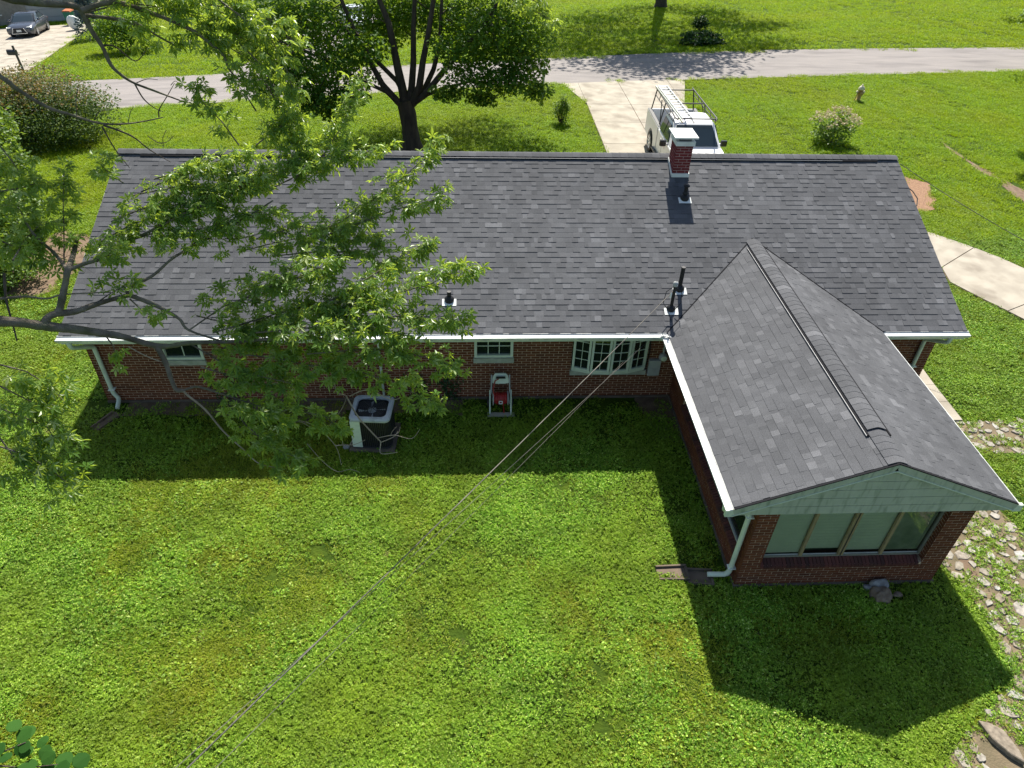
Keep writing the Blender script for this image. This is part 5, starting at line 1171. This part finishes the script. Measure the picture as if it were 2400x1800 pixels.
P = gp(170, 60); bn = thing('trash_bin', 'green wheeled bin with orange lid by the neighbour garage', 'bin', (P[0], P[1], P[2]+.06)); M['bin'] = mat('green_bin', (.01,.14,.09), .5); M['lid'] = mat('orange_lid', (.45,.13,.04), .5)
place_local(bn, MB().loft([[(-.22, -.25, 0), (.22, -.25, 0), (.22, .25, 0), (-.22, .25, 0)], [(-.3, -.35, 1.0), (.3, -.35, 1.0), (.3, .35, 1.0), (-.3, .35, 1.0)]], smooth=False), 'body', M['bin']); place_local(bn, MB().loft([[(-.32, -.38, 1.0), (.32, -.38, 1.0), (.32, .38, 1.0), (-.32, .38, 1.0)], [(-.28, -.33, 1.08), (.28, -.33, 1.08), (.28, .36, 1.1), (-.28, .36, 1.1)]], smooth=False), 'lid', M['lid'])
P = gp(183, 72); bg_ = thing('trash_bag', 'crumpled white bag beside the green bin', 'bag', (P[0], P[1], P[2]+.06)); place_local(bg_, rock((0, 0, .42), (.46, .36, .5), 31), 'sack', M['white'])

# ------------------------------------------------------------ foreground silver maple (trunk stands left of the picture)
SM = np.array([-1.2, -6.0, 0.])
sm = thing('silver_maple', 'silver maple reaching lobed leafy branches over roof and lawn from the left', 'tree', tuple(SM))
MB().tube([SM+np.array([0, 0, -.2]), SM+np.array([0, 0, .3]), SM+np.array([.05, 0, 3]), SM+np.array([.2, 0, 6]), SM+np.array([.3, .2, 9]), SM+np.array([.2, .3, 12])], [.55, .4, .33, .27, .2, .1], 14).build('trunk', M['bark_pale'], sm)
def dist_of(px, py): return 8.7 + (-.35 if py > 600 else .3) - .5*max(0, (px-500))/600
def pxline(pts_, d0=None, jit=0.0): return [at(q[0], q[1], (q[2] if len(q) > 2 else (d0 or dist_of(q[0], q[1])))+random.uniform(-jit, jit)) for q in pts_]
def branch(pts_, r0, r1, mt='bark_pale', name='branch', head=None, d0=None, n=8):
    P = ([np.array(h) for h in head] if head else [])+pxline(pts_, d0)
    # smooth the polyline and roughen the radius
    Q = []
    for i in range(len(P)-1):
        p0, p1, p2, p3 = P[max(i-1, 0)], P[i], P[i+1], P[min(i+2, len(P)-1)]
        for t in np.linspace(0, 1, 5, endpoint=False): Q.append(.5*((2*p1)+(-p0+p2)*t+(2*p0-5*p1+4*p2-p3)*t*t+(-p0+3*p1-3*p2+p3)*t**3))
    Q.append(P[-1]); rad = np.linspace(r0, r1, len(Q))*(1+rng.uniform(-.1, .1, len(Q)))
    return MB().tube(Q, list(rad), n).build(name, M[mt], sm), Q
J1, J2, J3 = SM+np.array([.1, 0, 4.6]), SM+np.array([.3, .1, 7.4]), SM+np.array([.3, .2, 8.6])
branch([(0, 753), (101, 764), (177, 772), (253, 783), (295, 791), (363, 810), (405, 810), (443, 804), (560, 800), (700, 790), (800, 800)], .058, .011, head=[J1, at(-260, 760, 8.9)], n=10)
branch([(368, 812), (388, 850), (401, 888), (413, 913), (430, 915)], .03, .02); branch([(430, 915), (464, 907), (523, 922), (600, 950)], .014, .006)
branch([(430, 915), (439, 926), (481, 960), (523, 1010), (570, 1053), (607, 1086), (656, 1097)], .014, .004, 'twig', 'bare_twig')
branch([(100, 762), (122, 738), (177, 730), (219, 715), (262, 702), (304, 692)], .036, .02); branch([(300, 692), (304, 675), (359, 645), (405, 605), (450, 580), (560, 520), (640, 470)], .02, .008); branch([(304, 692), (354, 711), (392, 730), (422, 749), (443, 774), (520, 800)], .024, .01)
branch([(138, 733), (146, 698), (154, 660), (160, 631), (173, 593), (180, 560)], .04, .02); branch([(158, 632), (127, 593), (84, 555), (60, 520)], .022, .01); branch([(160, 633), (198, 618), (236, 605), (295, 567), (333, 551), (408, 513), (488, 474), (560, 440), (640, 410)], .022, .008)
branch([(0, 700), (60, 695), (110, 700), (150, 690), (260, 685)], .014, .006); branch([(10, 640), (14, 700), (30, 760), (40, 800)], .014, .006, 'bark')
branch([(29, 0), (90, 7), (174, 14), (192, 29), (210, 65), (239, 108), (260, 152), (286, 177), (315, 195), (362, 213), (434, 240)], .042, .007, head=[J3, at(-220, -25, 9.4)], d0=9.2)
branch([(203, 36), (289, 47), (325, 58), (362, 80), (416, 110)], .02, .008, d0=9.2); branch([(192, 25), (260, 5), (325, 20), (398, 47), (452, 72), (488, 98), (524, 130), (535, 159), (561, 188), (608, 224)], .028, .006, d0=9.0)
branch([(0, 179), (36, 206), (108, 250), (163, 268), (235, 289), (307, 289), (383, 275)], .03, .005, head=[J2, at(-230, 40, 9.5)], d0=9.3)
for q, r in (([(239, 108), (268, 108), (318, 143), (347, 108)], .011), ([(315, 195), (336, 231), (362, 253), (383, 262)], .009), ([(242, 293), (307, 318), (351, 351), (400, 380)], .013), ([(239, 296), (268, 347), (304, 394)], .01), ([(373, 275), (373, 257), (392, 225), (409, 195)], .008), ([(180, 271), (178, 235), (183, 205)], .005), ([(222, 280), (232, 262), (268, 256)], .005), ([(345, 318), (372, 335), (392, 332), (407, 318)], .005), ([(383, 345), (382, 322), (390, 305)], .004), ([(318, 195), (345, 185), (370, 187)], .005), ([(300, 288), (306, 262), (312, 252)], .004), ([(400, 200), (412, 190), (428, 210)], .004), ([(540, 165), (575, 150), (600, 158)], .005), ([(560, 188), (590, 195), (620, 180)], .004)):
    branch(q, r, .003, 'bark', 'bare_twig', d0=9.25, n=5)
for q, r in (([(811, 928), (840, 978), (884, 1027), (892, 1037), (893, 1063), (932, 1060)], .011), ([(884, 1027), (924, 1020), (964, 1028), (984, 1006)], .006), ([(892, 1037), (910, 1030), (925, 1022), (932, 1011)], .006), ([(786, 1045), (804, 1043), (830, 1042), (856, 1031)], .007), ([(819, 929), (862, 914), (916, 936), (940, 932)], .008), ([(700, 985), (740, 1000), (786, 1045), (800, 1090)], .006), ([(804, 1043), (800, 1020), (802, 1007)], .004), ([(820, 1042), (828, 1025), (826, 1010)], .004), ([(720, 1040), (755, 1080), (790, 1105), (820, 1100), (845, 1108)], .005), ([(640, 985), (700, 988), (730, 1003)], .006), ([(915, 1022), (920, 1010), (930, 1000)], .003), ([(925, 1020), (935, 1012), (938, 1000)], .003), ([(300, 812), (350, 838), (400, 853), (450, 857)], .007), ([(780, 880), (790, 920), (811, 928), (800, 960), (770, 1000)], .008)):
    branch(q, r, .0025, 'twig', 'bare_twig', d0=8.35, n=5)
sprays = [  # picture polyline, leaves per metre factor, distance offset
 ([(200, 30), (300, 5), (420, 25), (520, 60), (600, 110)], 1.5, .1), ([(330, 20), (420, 5), (520, 30), (600, 60)], 1.1, .2), ([(420, 60), (520, 100), (600, 150)], .9, .1), ([(230, 10), (330, -20), (450, -20), (560, 0)], 1.3, 0), ([(289, 47), (362, 80), (416, 110)], 1.0, .2), ([(398, 47), (452, 72), (500, 110)], 1.3, .1),
 ([(500, -10), (580, 50), (640, 100), (670, 160), (688, 215)], 1.5, -.1), ([(560, 100), (620, 160), (650, 230), (690, 300)], 1.2, 0), ([(480, 10), (560, 20), (640, 50), (690, 100)], 1.2, .1), ([(620, 190), (660, 260), (690, 330), (740, 380)], 1.2, .1),
 ([(1140, -60), (1200, 0), (1260, 30), (1305, 55)], 1.1, 3.0), ([(1200, -20), (1270, 10)], .8, 3.0),
 ([(560, 340), (520, 285), (470, 235), (445, 205)], 1.2, 0), ([(600, 260), (575, 220), (545, 185)], .8, 0), ([(600, 340), (650, 300), (700, 270)], 1.0, 0), ([(690, 420), (760, 360), (805, 290), (838, 200)], 1.6, 0), ([(640, 440), (740, 390), (830, 365), (895, 345)], 1.6, .1),
 ([(700, 560), (800, 520), (870, 470), (940, 420), (985, 380), (1016, 335)], 1.3, 0), ([(740, 560), (850, 520), (930, 490), (1000, 475), (1034, 462)], 1.5, -.1), ([(600, 560), (700, 530), (800, 545), (880, 560)], 1.5, 0), ([(640, 600), (740, 590), (830, 590), (885, 582)], 1.3, -.1), ([(408, 513), (488, 474), (560, 430), (640, 400), (710, 350)], 2.1, 0), ([(360, 420), (430, 400), (500, 380), (580, 360)], 1.8, .2), ([(290, 430), (255, 405), (235, 385)], 1.5, .2), ([(295, 567), (380, 540), (450, 540), (540, 520), (640, 500)], 2.2, 0), ([(300, 460), (400, 440), (500, 440), (620, 430)], 1.9, .2), ([(359, 645), (405, 605), (470, 560), (560, 560), (640, 540)], .6, 0), ([(230, 570), (300, 530), (380, 500), (460, 500)], 1.5, .1), ([(330, 450), (420, 410), (500, 400), (560, 400)], 1.3, .1), ([(260, 520), (330, 490), (420, 480), (500, 470)], 1.9, .1), ([(560, 590), (640, 570), (720, 555)], .6, .1),
 ([(443, 774), (520, 720), (620, 680), (720, 640), (790, 610)], 1.7, 0), ([(560, 800), (700, 740), (800, 690), (880, 640), (940, 600), (1005, 565)], 1.6, 0), ([(700, 790), (820, 720), (920, 690), (1010, 665), (1060, 640), (1112, 627)], 1.5, -.1), ([(700, 800), (820, 770), (930, 740), (1030, 745), (1075, 752)], 1.8, -.2), ([(720, 830), (830, 820), (930, 820), (1000, 840), (1066, 858)], 1.7, -.2), ([(740, 860), (840, 870), (930, 900), (985, 930), (1018, 948)], 1.3, -.1), ([(500, 780), (600, 750), (700, 720), (800, 720), (880, 700)], 1.8, 0), ([(540, 720), (610, 680), (690, 650), (760, 650)], 1.2, 0), ([(560, 830), (650, 840), (740, 860), (820, 880)], 1.6, -.1), ([(600, 780), (700, 770), (820, 760), (940, 790)], 1.6, -.2), ([(480, 830), (580, 800), (660, 800), (760, 820)], 1.4, .1), ([(460, 740), (540, 760), (620, 780)], 1.0, .1),
 ([(443, 804), (520, 850), (600, 880), (690, 900)], 1.6, -.1), ([(464, 907), (540, 930), (600, 950), (660, 970)], 1.6, -.2), ([(520, 930), (580, 1000), (640, 1050), (715, 1080)], 1.4, -.1), ([(600, 900), (680, 960), (760, 975), (790, 1000)], 1.1, 0), ([(560, 1000), (620, 1030), (680, 1090)], 1.0, 0), ([(470, 860), (540, 880), (600, 910)], 1.1, -.1),
 ([(-20, 850), (60, 870), (110, 900), (150, 940)], 1.5, -.6), ([(-20, 950), (60, 980), (110, 1000), (135, 1040)], 1.4, -.6), ([(-20, 1040), (70, 1070), (130, 1110), (162, 1135)], 1.4, -.7), ([(-20, 1000), (40, 1080), (85, 1115)], 1.1, -.6), ([(-10, 900), (50, 930), (90, 950)], 1.2, -.6),
 ([(150, 660), (150, 560), (148, 470), (150, 395)], 1.2, .2), ([(84, 555), (60, 520), (40, 480)], 1.1, .1), ([(164, 633), (236, 605), (300, 560)], 1.5, .1), ([(30, 610), (60, 560), (100, 520)], 1.1, .1), ([(-10, 450), (50, 440), (95, 425)], 1.0, .2), ([(219, 715), (255, 690), (300, 665)], .5, 0), ([(304, 700), (330, 725), (360, 745)], .5, 0), ([(250, 790), (265, 810), (270, 825)], .35, -.1), ([(-10, 560), (40, 580), (90, 600)], .9, .1), ([(-10, 330), (30, 380), (60, 430)], .9, .2)]
LP, LA, LN = [], [], []; tw = MB()
for pts_, dens, do in sprays:
    P = [at(x, y, dist_of(x, y)+do) for x, y in pts_]
    seg = [np.linalg.norm(P[i+1]-P[i]) for i in range(len(P)-1)]; Ltot = sum(seg)
    tw.tube(P, list(np.linspace(.009, .003, len(P))), 5, cap=False)
    def pt(s):
        for i, L_ in enumerate(seg):
            if s <= L_ or i == len(seg)-1: t = min(1, s/L_); return P[i]+(P[i+1]-P[i])*t, (P[i+1]-P[i])/L_
            s -= L_
    m_ = int(Ltot*25*dens)+3
    for k in range(m_):                                   # short side twigs, each ending in a whorl of leaves
        s = Ltot*(.1+.9*((k+random.random())/m_)); c, d = pt(s)
        sd = unit(1)[0]; sd[2] = sd[2]*.5+.1; sd = sd+d*.8; sd /= np.linalg.norm(sd); ln = random.uniform(.06, .26)*(1.15-.5*s/Ltot); e = c+sd*ln
        tw.add([c-np.array([0, 0, .003]), c+np.array([0, 0, .003]), e], [(0, 1, 2)])
        nl = random.choice((3, 4, 5, 6))
        for j in range(nl):
            a = unit(1)[0]; a[2] = a[2]*.5-.35; a = a*.8+sd*.5; a /= np.linalg.norm(a); pet = random.uniform(.02, .07)
            LP.append(e+a*pet); LA.append(a+np.array([0, 0, -.25])); nn = unit(1)[0]*.75+np.array([0, -.25, 1.0]); LN.append(nn)
tw.build('twigs', M['bark_pale'], sm, kind='stuff')
LP, LA, LN = np.array(LP), np.array(LA), np.array(LN); S = rng.uniform(.06, .115, len(LP))
pz = pix(LP); inside = (pz[:, 0] > 0) & (pz[:, 0] < 2400) & (pz[:, 1] > 0) & (pz[:, 1] < 1800)
score = S/np.linalg.norm(LP-CAM, axis=1)*inside; idx = np.argsort(-score)[:290]; rest = np.ones(len(LP), bool); rest[idx] = False
TS = leaf_silver_t()
leaf_cloud('foliage', TS, LP[rest], LA[rest], LN[rest], S[rest], M['leaf_silver'], sm, kind='stuff')
lm = np_mesh('leaf', TS[0], TS[1]); lm.materials.append(M['leaf_silver']); RM = rot_from(LA[idx], LN[idx])
for k, i in enumerate(idx):
    o = bpy.data.objects.new('leaf', lm); COL.objects.link(o); o.parent = sm; p = LP[i]-SM; m3 = RM[k]*S[i]
    o.matrix_local = Matrix(((*m3[0], p[0]), (*m3[1], p[1]), (*m3[2], p[2]), (0, 0, 0, 1)))
print('silver leaves', len(LP))
# upper crown of the same tree, above and left of the picture: it shades the lower left sprays
ub = [((SM[0]+1.2+3.4*math.sqrt((k+.5)/22)*math.cos(k*2.399), SM[1]+2.6+3.0*math.sqrt((k+.5)/22)*math.sin(k*2.399), 10.4+random.uniform(0, 2.6)), (1.1, 1.1, .6), 1) for k in range(22)]
ub += [((x, y, z), (.75, .75, .4), .8) for x, y, z in ((3.5, -3.4, 10.6), (4.1, -3.0, 10.8), (4.5, -2.4, 11.0), (3.8, -2.2, 11.3), (3.2, -2.8, 11.0), (4.3, -3.6, 11.4))]
P = blob_points(ub, 260, .2); a, nm = leafy(P); leaf_cloud('foliage', TS, P, a, nm, rng.uniform(.09, .15, len(P)), M['leaf_silver'], sm, kind='stuff')
up_ = MB()
for c, r, f in ub: up_.tube([SM+np.array([.28, .2, 8.0+random.uniform(0, 2)]), (SM+np.array([.25, .2, 10.])+np.array(c))/2, np.array(c)], [.05, .03, .01], 5, cap=False)
up_.build('branches', M['bark_pale'], sm, kind='stuff')
# round-leaved sapling tip at the lower left
RB = np.array([.6, -9.2, 0.]); rbd = thing('redbud_sapling', 'dark round-leaved branch tip poking in at the lower left', 'plant', tuple(RB))
tipP = [at(-60, 1790, 7.4), at(60, 1740, 7.2), at(150, 1790, 7.2)]
MB().tube([RB, RB+np.array([.1, .1, 1.6]), at(-120, 1850, 7.6), tipP[0], tipP[1]], [.04, .03, .014, .01, .004], 6).build('stem', M['bark'], rbd); MB().tube([tipP[0], at(60, 1800, 7.3), tipP[2]], [.008, .006, .003], 5).build('stem', M['bark'], rbd)
M['leaf_redbud'] = leaf_mat('redbud_leaf', [(0, (.022,.075,.014)), (1, (.045,.12,.02))], .25, (.1,.22,.02), .7, .06)
lr = leaf_round_t(); lrm = np_mesh('leaf', *lr); lrm.materials.append(M['leaf_redbud'])
for px, py in [(20, 1715), (35, 1750), (65, 1735), (90, 1760), (60, 1775), (20, 1780), (110, 1740), (130, 1765), (155, 1780), (100, 1790), (40, 1800), (135, 1795), (75, 1705), (10, 1740), (170, 1795), (-10, 1760), (15, 1808), (60, 1812), (115, 1815), (38, 1728)]:
    a = unit(1); a[0, 2] = -.2; n_ = np.array([[0, -.1, 1.]])+unit(1)*.25; rm = rot_from(a, n_)[0]*random.uniform(.09, .14); p = at(px, py, 7.2+random.uniform(-.15, .15))-RB
    o = bpy.data.objects.new('leaf', lrm); COL.objects.link(o); o.parent = rbd; o.matrix_local = Matrix(((*rm[0], p[0]), (*rm[1], p[1]), (*rm[2], p[2]), (0, 0, 0, 1)))

# ------------------------------------------------------------ grass and clover (uncountable: one scattered object each)
def tuft_mesh(kind, seed, n, rad, size):
    r_ = np.random.default_rng(seed); P = np.zeros((n, 3)); th = r_.random(n)*6.283; rr = rad*np.sqrt(r_.random(n)); P[:, 0] = rr*np.cos(th); P[:, 1] = rr*np.sin(th)
    V, F = [], []
    for i in range(n):
        a = r_.random()*6.283; s = size*r_.uniform(.7, 1.3); c, q = math.cos(a), math.sin(a)
        if kind == 'clover':
            h = r_.uniform(.02, .055); tx, ty = r_.uniform(-.8, .8, 2)
            for k in range(3):
                b = a+k*2.094; cx_, cy_ = math.cos(b), math.sin(b); j = len(V)
                for u, v in ((0, 0), (.6, .42), (1, 0), (.6, -.42)):
                    x, y = (u*cx_-v*cy_)*s, (u*cy_+v*cx_)*s; V.append((P[i, 0]+x, P[i, 1]+y, h+tx*x+ty*y+(.12*s if abs(v) > 0 else 0)))
                F.append((j, j+3, j+2, j+1))
        elif kind == 'weed':
            h = r_.uniform(.0, .03); el = r_.uniform(.1, .7); j = len(V)
            for u, v in ((0, 0), (.5, .3), (1, 0), (.5, -.3)): V.append((P[i, 0]+(u*c-v*q)*s*math.cos(el), P[i, 1]+(u*q+v*c)*s*math.cos(el), h+u*s*math.sin(el)))
            F.append((j, j+3, j+2, j+1))
        else:
            el = r_.uniform(.5, 1.35); w_ = s*.075; j = len(V); t2 = el-.6
            p1 = (math.cos(el)*.55*s, math.sin(el)*.55*s); p2 = (p1[0]+math.cos(t2)*.45*s, p1[1]+max(math.sin(t2), -.3)*.45*s)
            for u, z, ww in ((0, 0, w_), (p1[0], p1[1], w_*.8), (p2[0], p2[1], w_*.12)):
                for e in (1, -1): V.append((P[i, 0]+u*c-e*ww*q, P[i, 1]+u*q+e*ww*c, z))
            F += [(j, j+1, j+3, j+2), (j+2, j+3, j+5, j+4)]
    return np_mesh(kind, V, F)
def scatter(name, label, cells, dens, kind, n, rad, size, mt, smin, smax, seed):
    """cells: (k,4,3) quads with a per-cell density; tufts are instanced on them"""
    src = bpy.data.collections.new(name+'_tufts')
    for k in range(3):
        me = tuft_mesh(kind, seed*10+k, n, rad, size); me.materials.append(mt); src.objects.link(bpy.data.objects.new(name+'_tuft', me))
    V = cells.reshape(-1, 3); me = np_mesh(name, V, np.arange(len(V)).reshape(-1, 4)); me.materials.append(mt)
    at_ = me.attributes.new('dens', 'FLOAT', 'POINT'); at_.data.foreach_set('value', np.repeat(dens, 4).astype(np.float32))
    o = bpy.data.objects.new(name, me); COL.objects.link(o); tag(o, label, 'grass', kind='stuff')
    ng = bpy.data.node_groups.new(name+'_scatter', 'GeometryNodeTree'); ng.interface.new_socket('Geometry', in_out='INPUT', socket_type='NodeSocketGeometry'); ng.interface.new_socket('Geometry', in_out='OUTPUT', socket_type='NodeSocketGeometry')
    N = ng.nodes; L = ng.links; gi = N.new('NodeGroupInput'); go = N.new('NodeGroupOutput')
    dp = N.new('GeometryNodeDistributePointsOnFaces'); na = N.new('GeometryNodeInputNamedAttribute'); na.data_type = 'FLOAT'; na.inputs['Name'].default_value = 'dens'
    L.new(gi.outputs[0], dp.inputs['Mesh']); L.new(na.outputs[0], dp.inputs['Density']); dp.inputs['Seed'].default_value = seed
    ci = N.new('GeometryNodeCollectionInfo'); ci.inputs['Collection'].default_value = src; ci.inputs['Separate Children'].default_value = True; ci.inputs['Reset Children'].default_value = True
    ip = N.new('GeometryNodeInstanceOnPoints'); ip.inputs['Pick Instance'].default_value = True
    rv = N.new('FunctionNodeRandomValue'); rv.data_type = 'FLOAT_VECTOR'; rv.inputs['Min'].default_value = (-.12, -.12, 0); rv.inputs['Max'].default_value = (.12, .12, 6.283)
    rs = N.new('FunctionNodeRandomValue'); rs.data_type = 'FLOAT'; rs.inputs[2].default_value = smin; rs.inputs[3].default_value = smax
    L.new(dp.outputs['Points'], ip.inputs['Points']); L.new(ci.outputs[0], ip.inputs['Instance']); L.new(rv.outputs[0], ip.inputs['Rotation']); L.new(rs.outputs[1], ip.inputs['Scale']); L.new(ip.outputs[0], go.inputs[0])
    md = o.modifiers.new('scatter', 'NODES'); md.node_group = ng; return o
def vnoise(x, y, sc, seed):
    r_ = np.random.default_rng(seed); g = r_.random((64, 64)); u, v = x*sc+100, y*sc+100; i, j = np.floor(u).astype(int), np.floor(v).astype(int); fu, fv = u-i, v-j; fu = fu*fu*(3-2*fu); fv = fv*fv*(3-2*fv)
    G_ = lambda a, b: g[a % 64, b % 64]
    return (G_(i, j)*(1-fu)+G_(i+1, j)*fu)*(1-fv)+(G_(i, j+1)*(1-fu)+G_(i+1, j+1)*fu)*fv
def cells_of(x0, x1, y0, y1, st):
    xs, ys_ = np.meshgrid(np.arange(x0, x1, st), np.arange(y0, y1, st)); x, y = xs.ravel(), ys_.ravel(); cx_, cy_ = x+st/2, y+st/2
    c3 = np.stack([cx_, cy_, terrain(cx_, cy_)], -1); uv = pix(c3); front = ((c3-CAM)@FW) > 1
    ok = front & (uv[:, 0] > -90) & (uv[:, 0] < 2490) & (uv[:, 1] > -60) & (uv[:, 1] < 1890)
    ok &= ~((cx_ > -.04) & (cx_ < 18.8) & (cy_ > -.05) & (cy_ < 8.62)) & ~((cx_ > WA-.06) & (cx_ < WB+.06) & (cy_ > YF-.05) & (cy_ < 0))
    ok &= ~((cx_ > 1) & (cx_ < 17.5) & (cy_ > 8.6) & (cy_ < 13.0))       # hidden by the house
    ok &= ~((cx_ > 5.64) & (cx_ < 6.62) & (cy_ > -1.77) & (cy_ < -.83)) & ~((cx_ > 8.54) & (cx_ < 9.2) & (cy_ > -.67) & (cy_ < -.5))
    inr, s1, s2 = road_side(cx_, cy_, -.18); ok &= ~inr
    for h in HOLES: ok &= ~inpoly(cx_, cy_, h)
    x, y, cx_, cy_ = x[ok], y[ok], cx_[ok], cy_[ok]
    q = np.stack([np.stack([x+a*st, y+b*st, terrain(x+a*st, y+b*st)], -1) for a, b in ((0, 0), (1, 0), (1, 1), (0, 1))], 1)
    return q, cx_, cy_
q, cx_, cy_ = cells_of(-6, 27, -10.5, 13, .2)
dist = np.hypot(cx_-CAM[0], cy_-CAM[1]); thin = np.clip(1.25-.03*dist, .35, 1)
cl = vnoise(cx_, cy_, .35, 4)*.6+vnoise(cx_, cy_, 1.1, 5)*.4; right = np.clip((cx_-2)/6, 0, 1)
w_cl = np.clip((cl-.42+.24*right)*4, .0, 1); bare = np.clip((vnoise(cx_, cy_, .9, 6)*.6+vnoise(cx_, cy_, 2.3, 7)*.4-.2)*5, .35, 1)
near_wall = np.clip((-cy_-.1)/1.0, .25, 1)*(cy_ < 0)+(cy_ >= 0)
onpath = np.zeros(len(cx_), bool)
for P in PG: onpath |= inpoly(cx_, cy_, P)
for a, b, c_ in stones: near_wall = np.where((cx_-a)**2+(cy_-b)**2 < (c_*.85)**2, 0, near_wall)
dk = np.where(onpath, .66, 1)*near_wall*thin*bare
scatter('clover', 'leafy clover mixed through the lawn behind the house', q, 92*w_cl*dk, 'clover', 36, .15, .0185, M['clover'], .8, 1.35, 1)
scatter('grass', 'short mown grass of the lawn around the house', q, (22+80*(1-w_cl))*dk, 'blade', 50, .14, .062, M['grassblade'], .8, 1.3, 2)
scatter('weeds', 'broad-leaved weeds scattered through the back lawn', q, (5+16*(vnoise(cx_, cy_, .6, 9) > .6)+10*onpath+10*(cy_ > -1.2)*(cy_ < 0))*dk, 'weed', 18, .11, .045, M['clover'], .8, 1.4, 3)
q, cx_, cy_ = cells_of(-16, 46, 8, 30, .4)
inr, s1, s2 = road_side(cx_, cy_); keep = s1 < .2; q, cx_, cy_ = q[keep], cx_[keep], cy_[keep]
scatter('front_grass', 'bright sunny grass of the front yard up to the road', q, 26*np.clip(vnoise(cx_, cy_, .5, 12)*1.2+.35, .4, 1.2), 'blade', 60, .22, .1, M['fargrass'], .8, 1.3, 5)
q, cx_, cy_ = cells_of(-40, 75, 22, 62, .8)
inr, s1, s2 = road_side(cx_, cy_); keep = (s2 > -.2); q, cx_, cy_ = q[keep], cx_[keep], cy_[keep]
scatter('far_grass', 'mown grass of the lawns across the road', q, 9*np.clip(vnoise(cx_, cy_, .3, 13)*1.2+.3, .4, 1.2), 'blade', 70, .34, .13, M['fargrass'], .8, 1.3, 6)
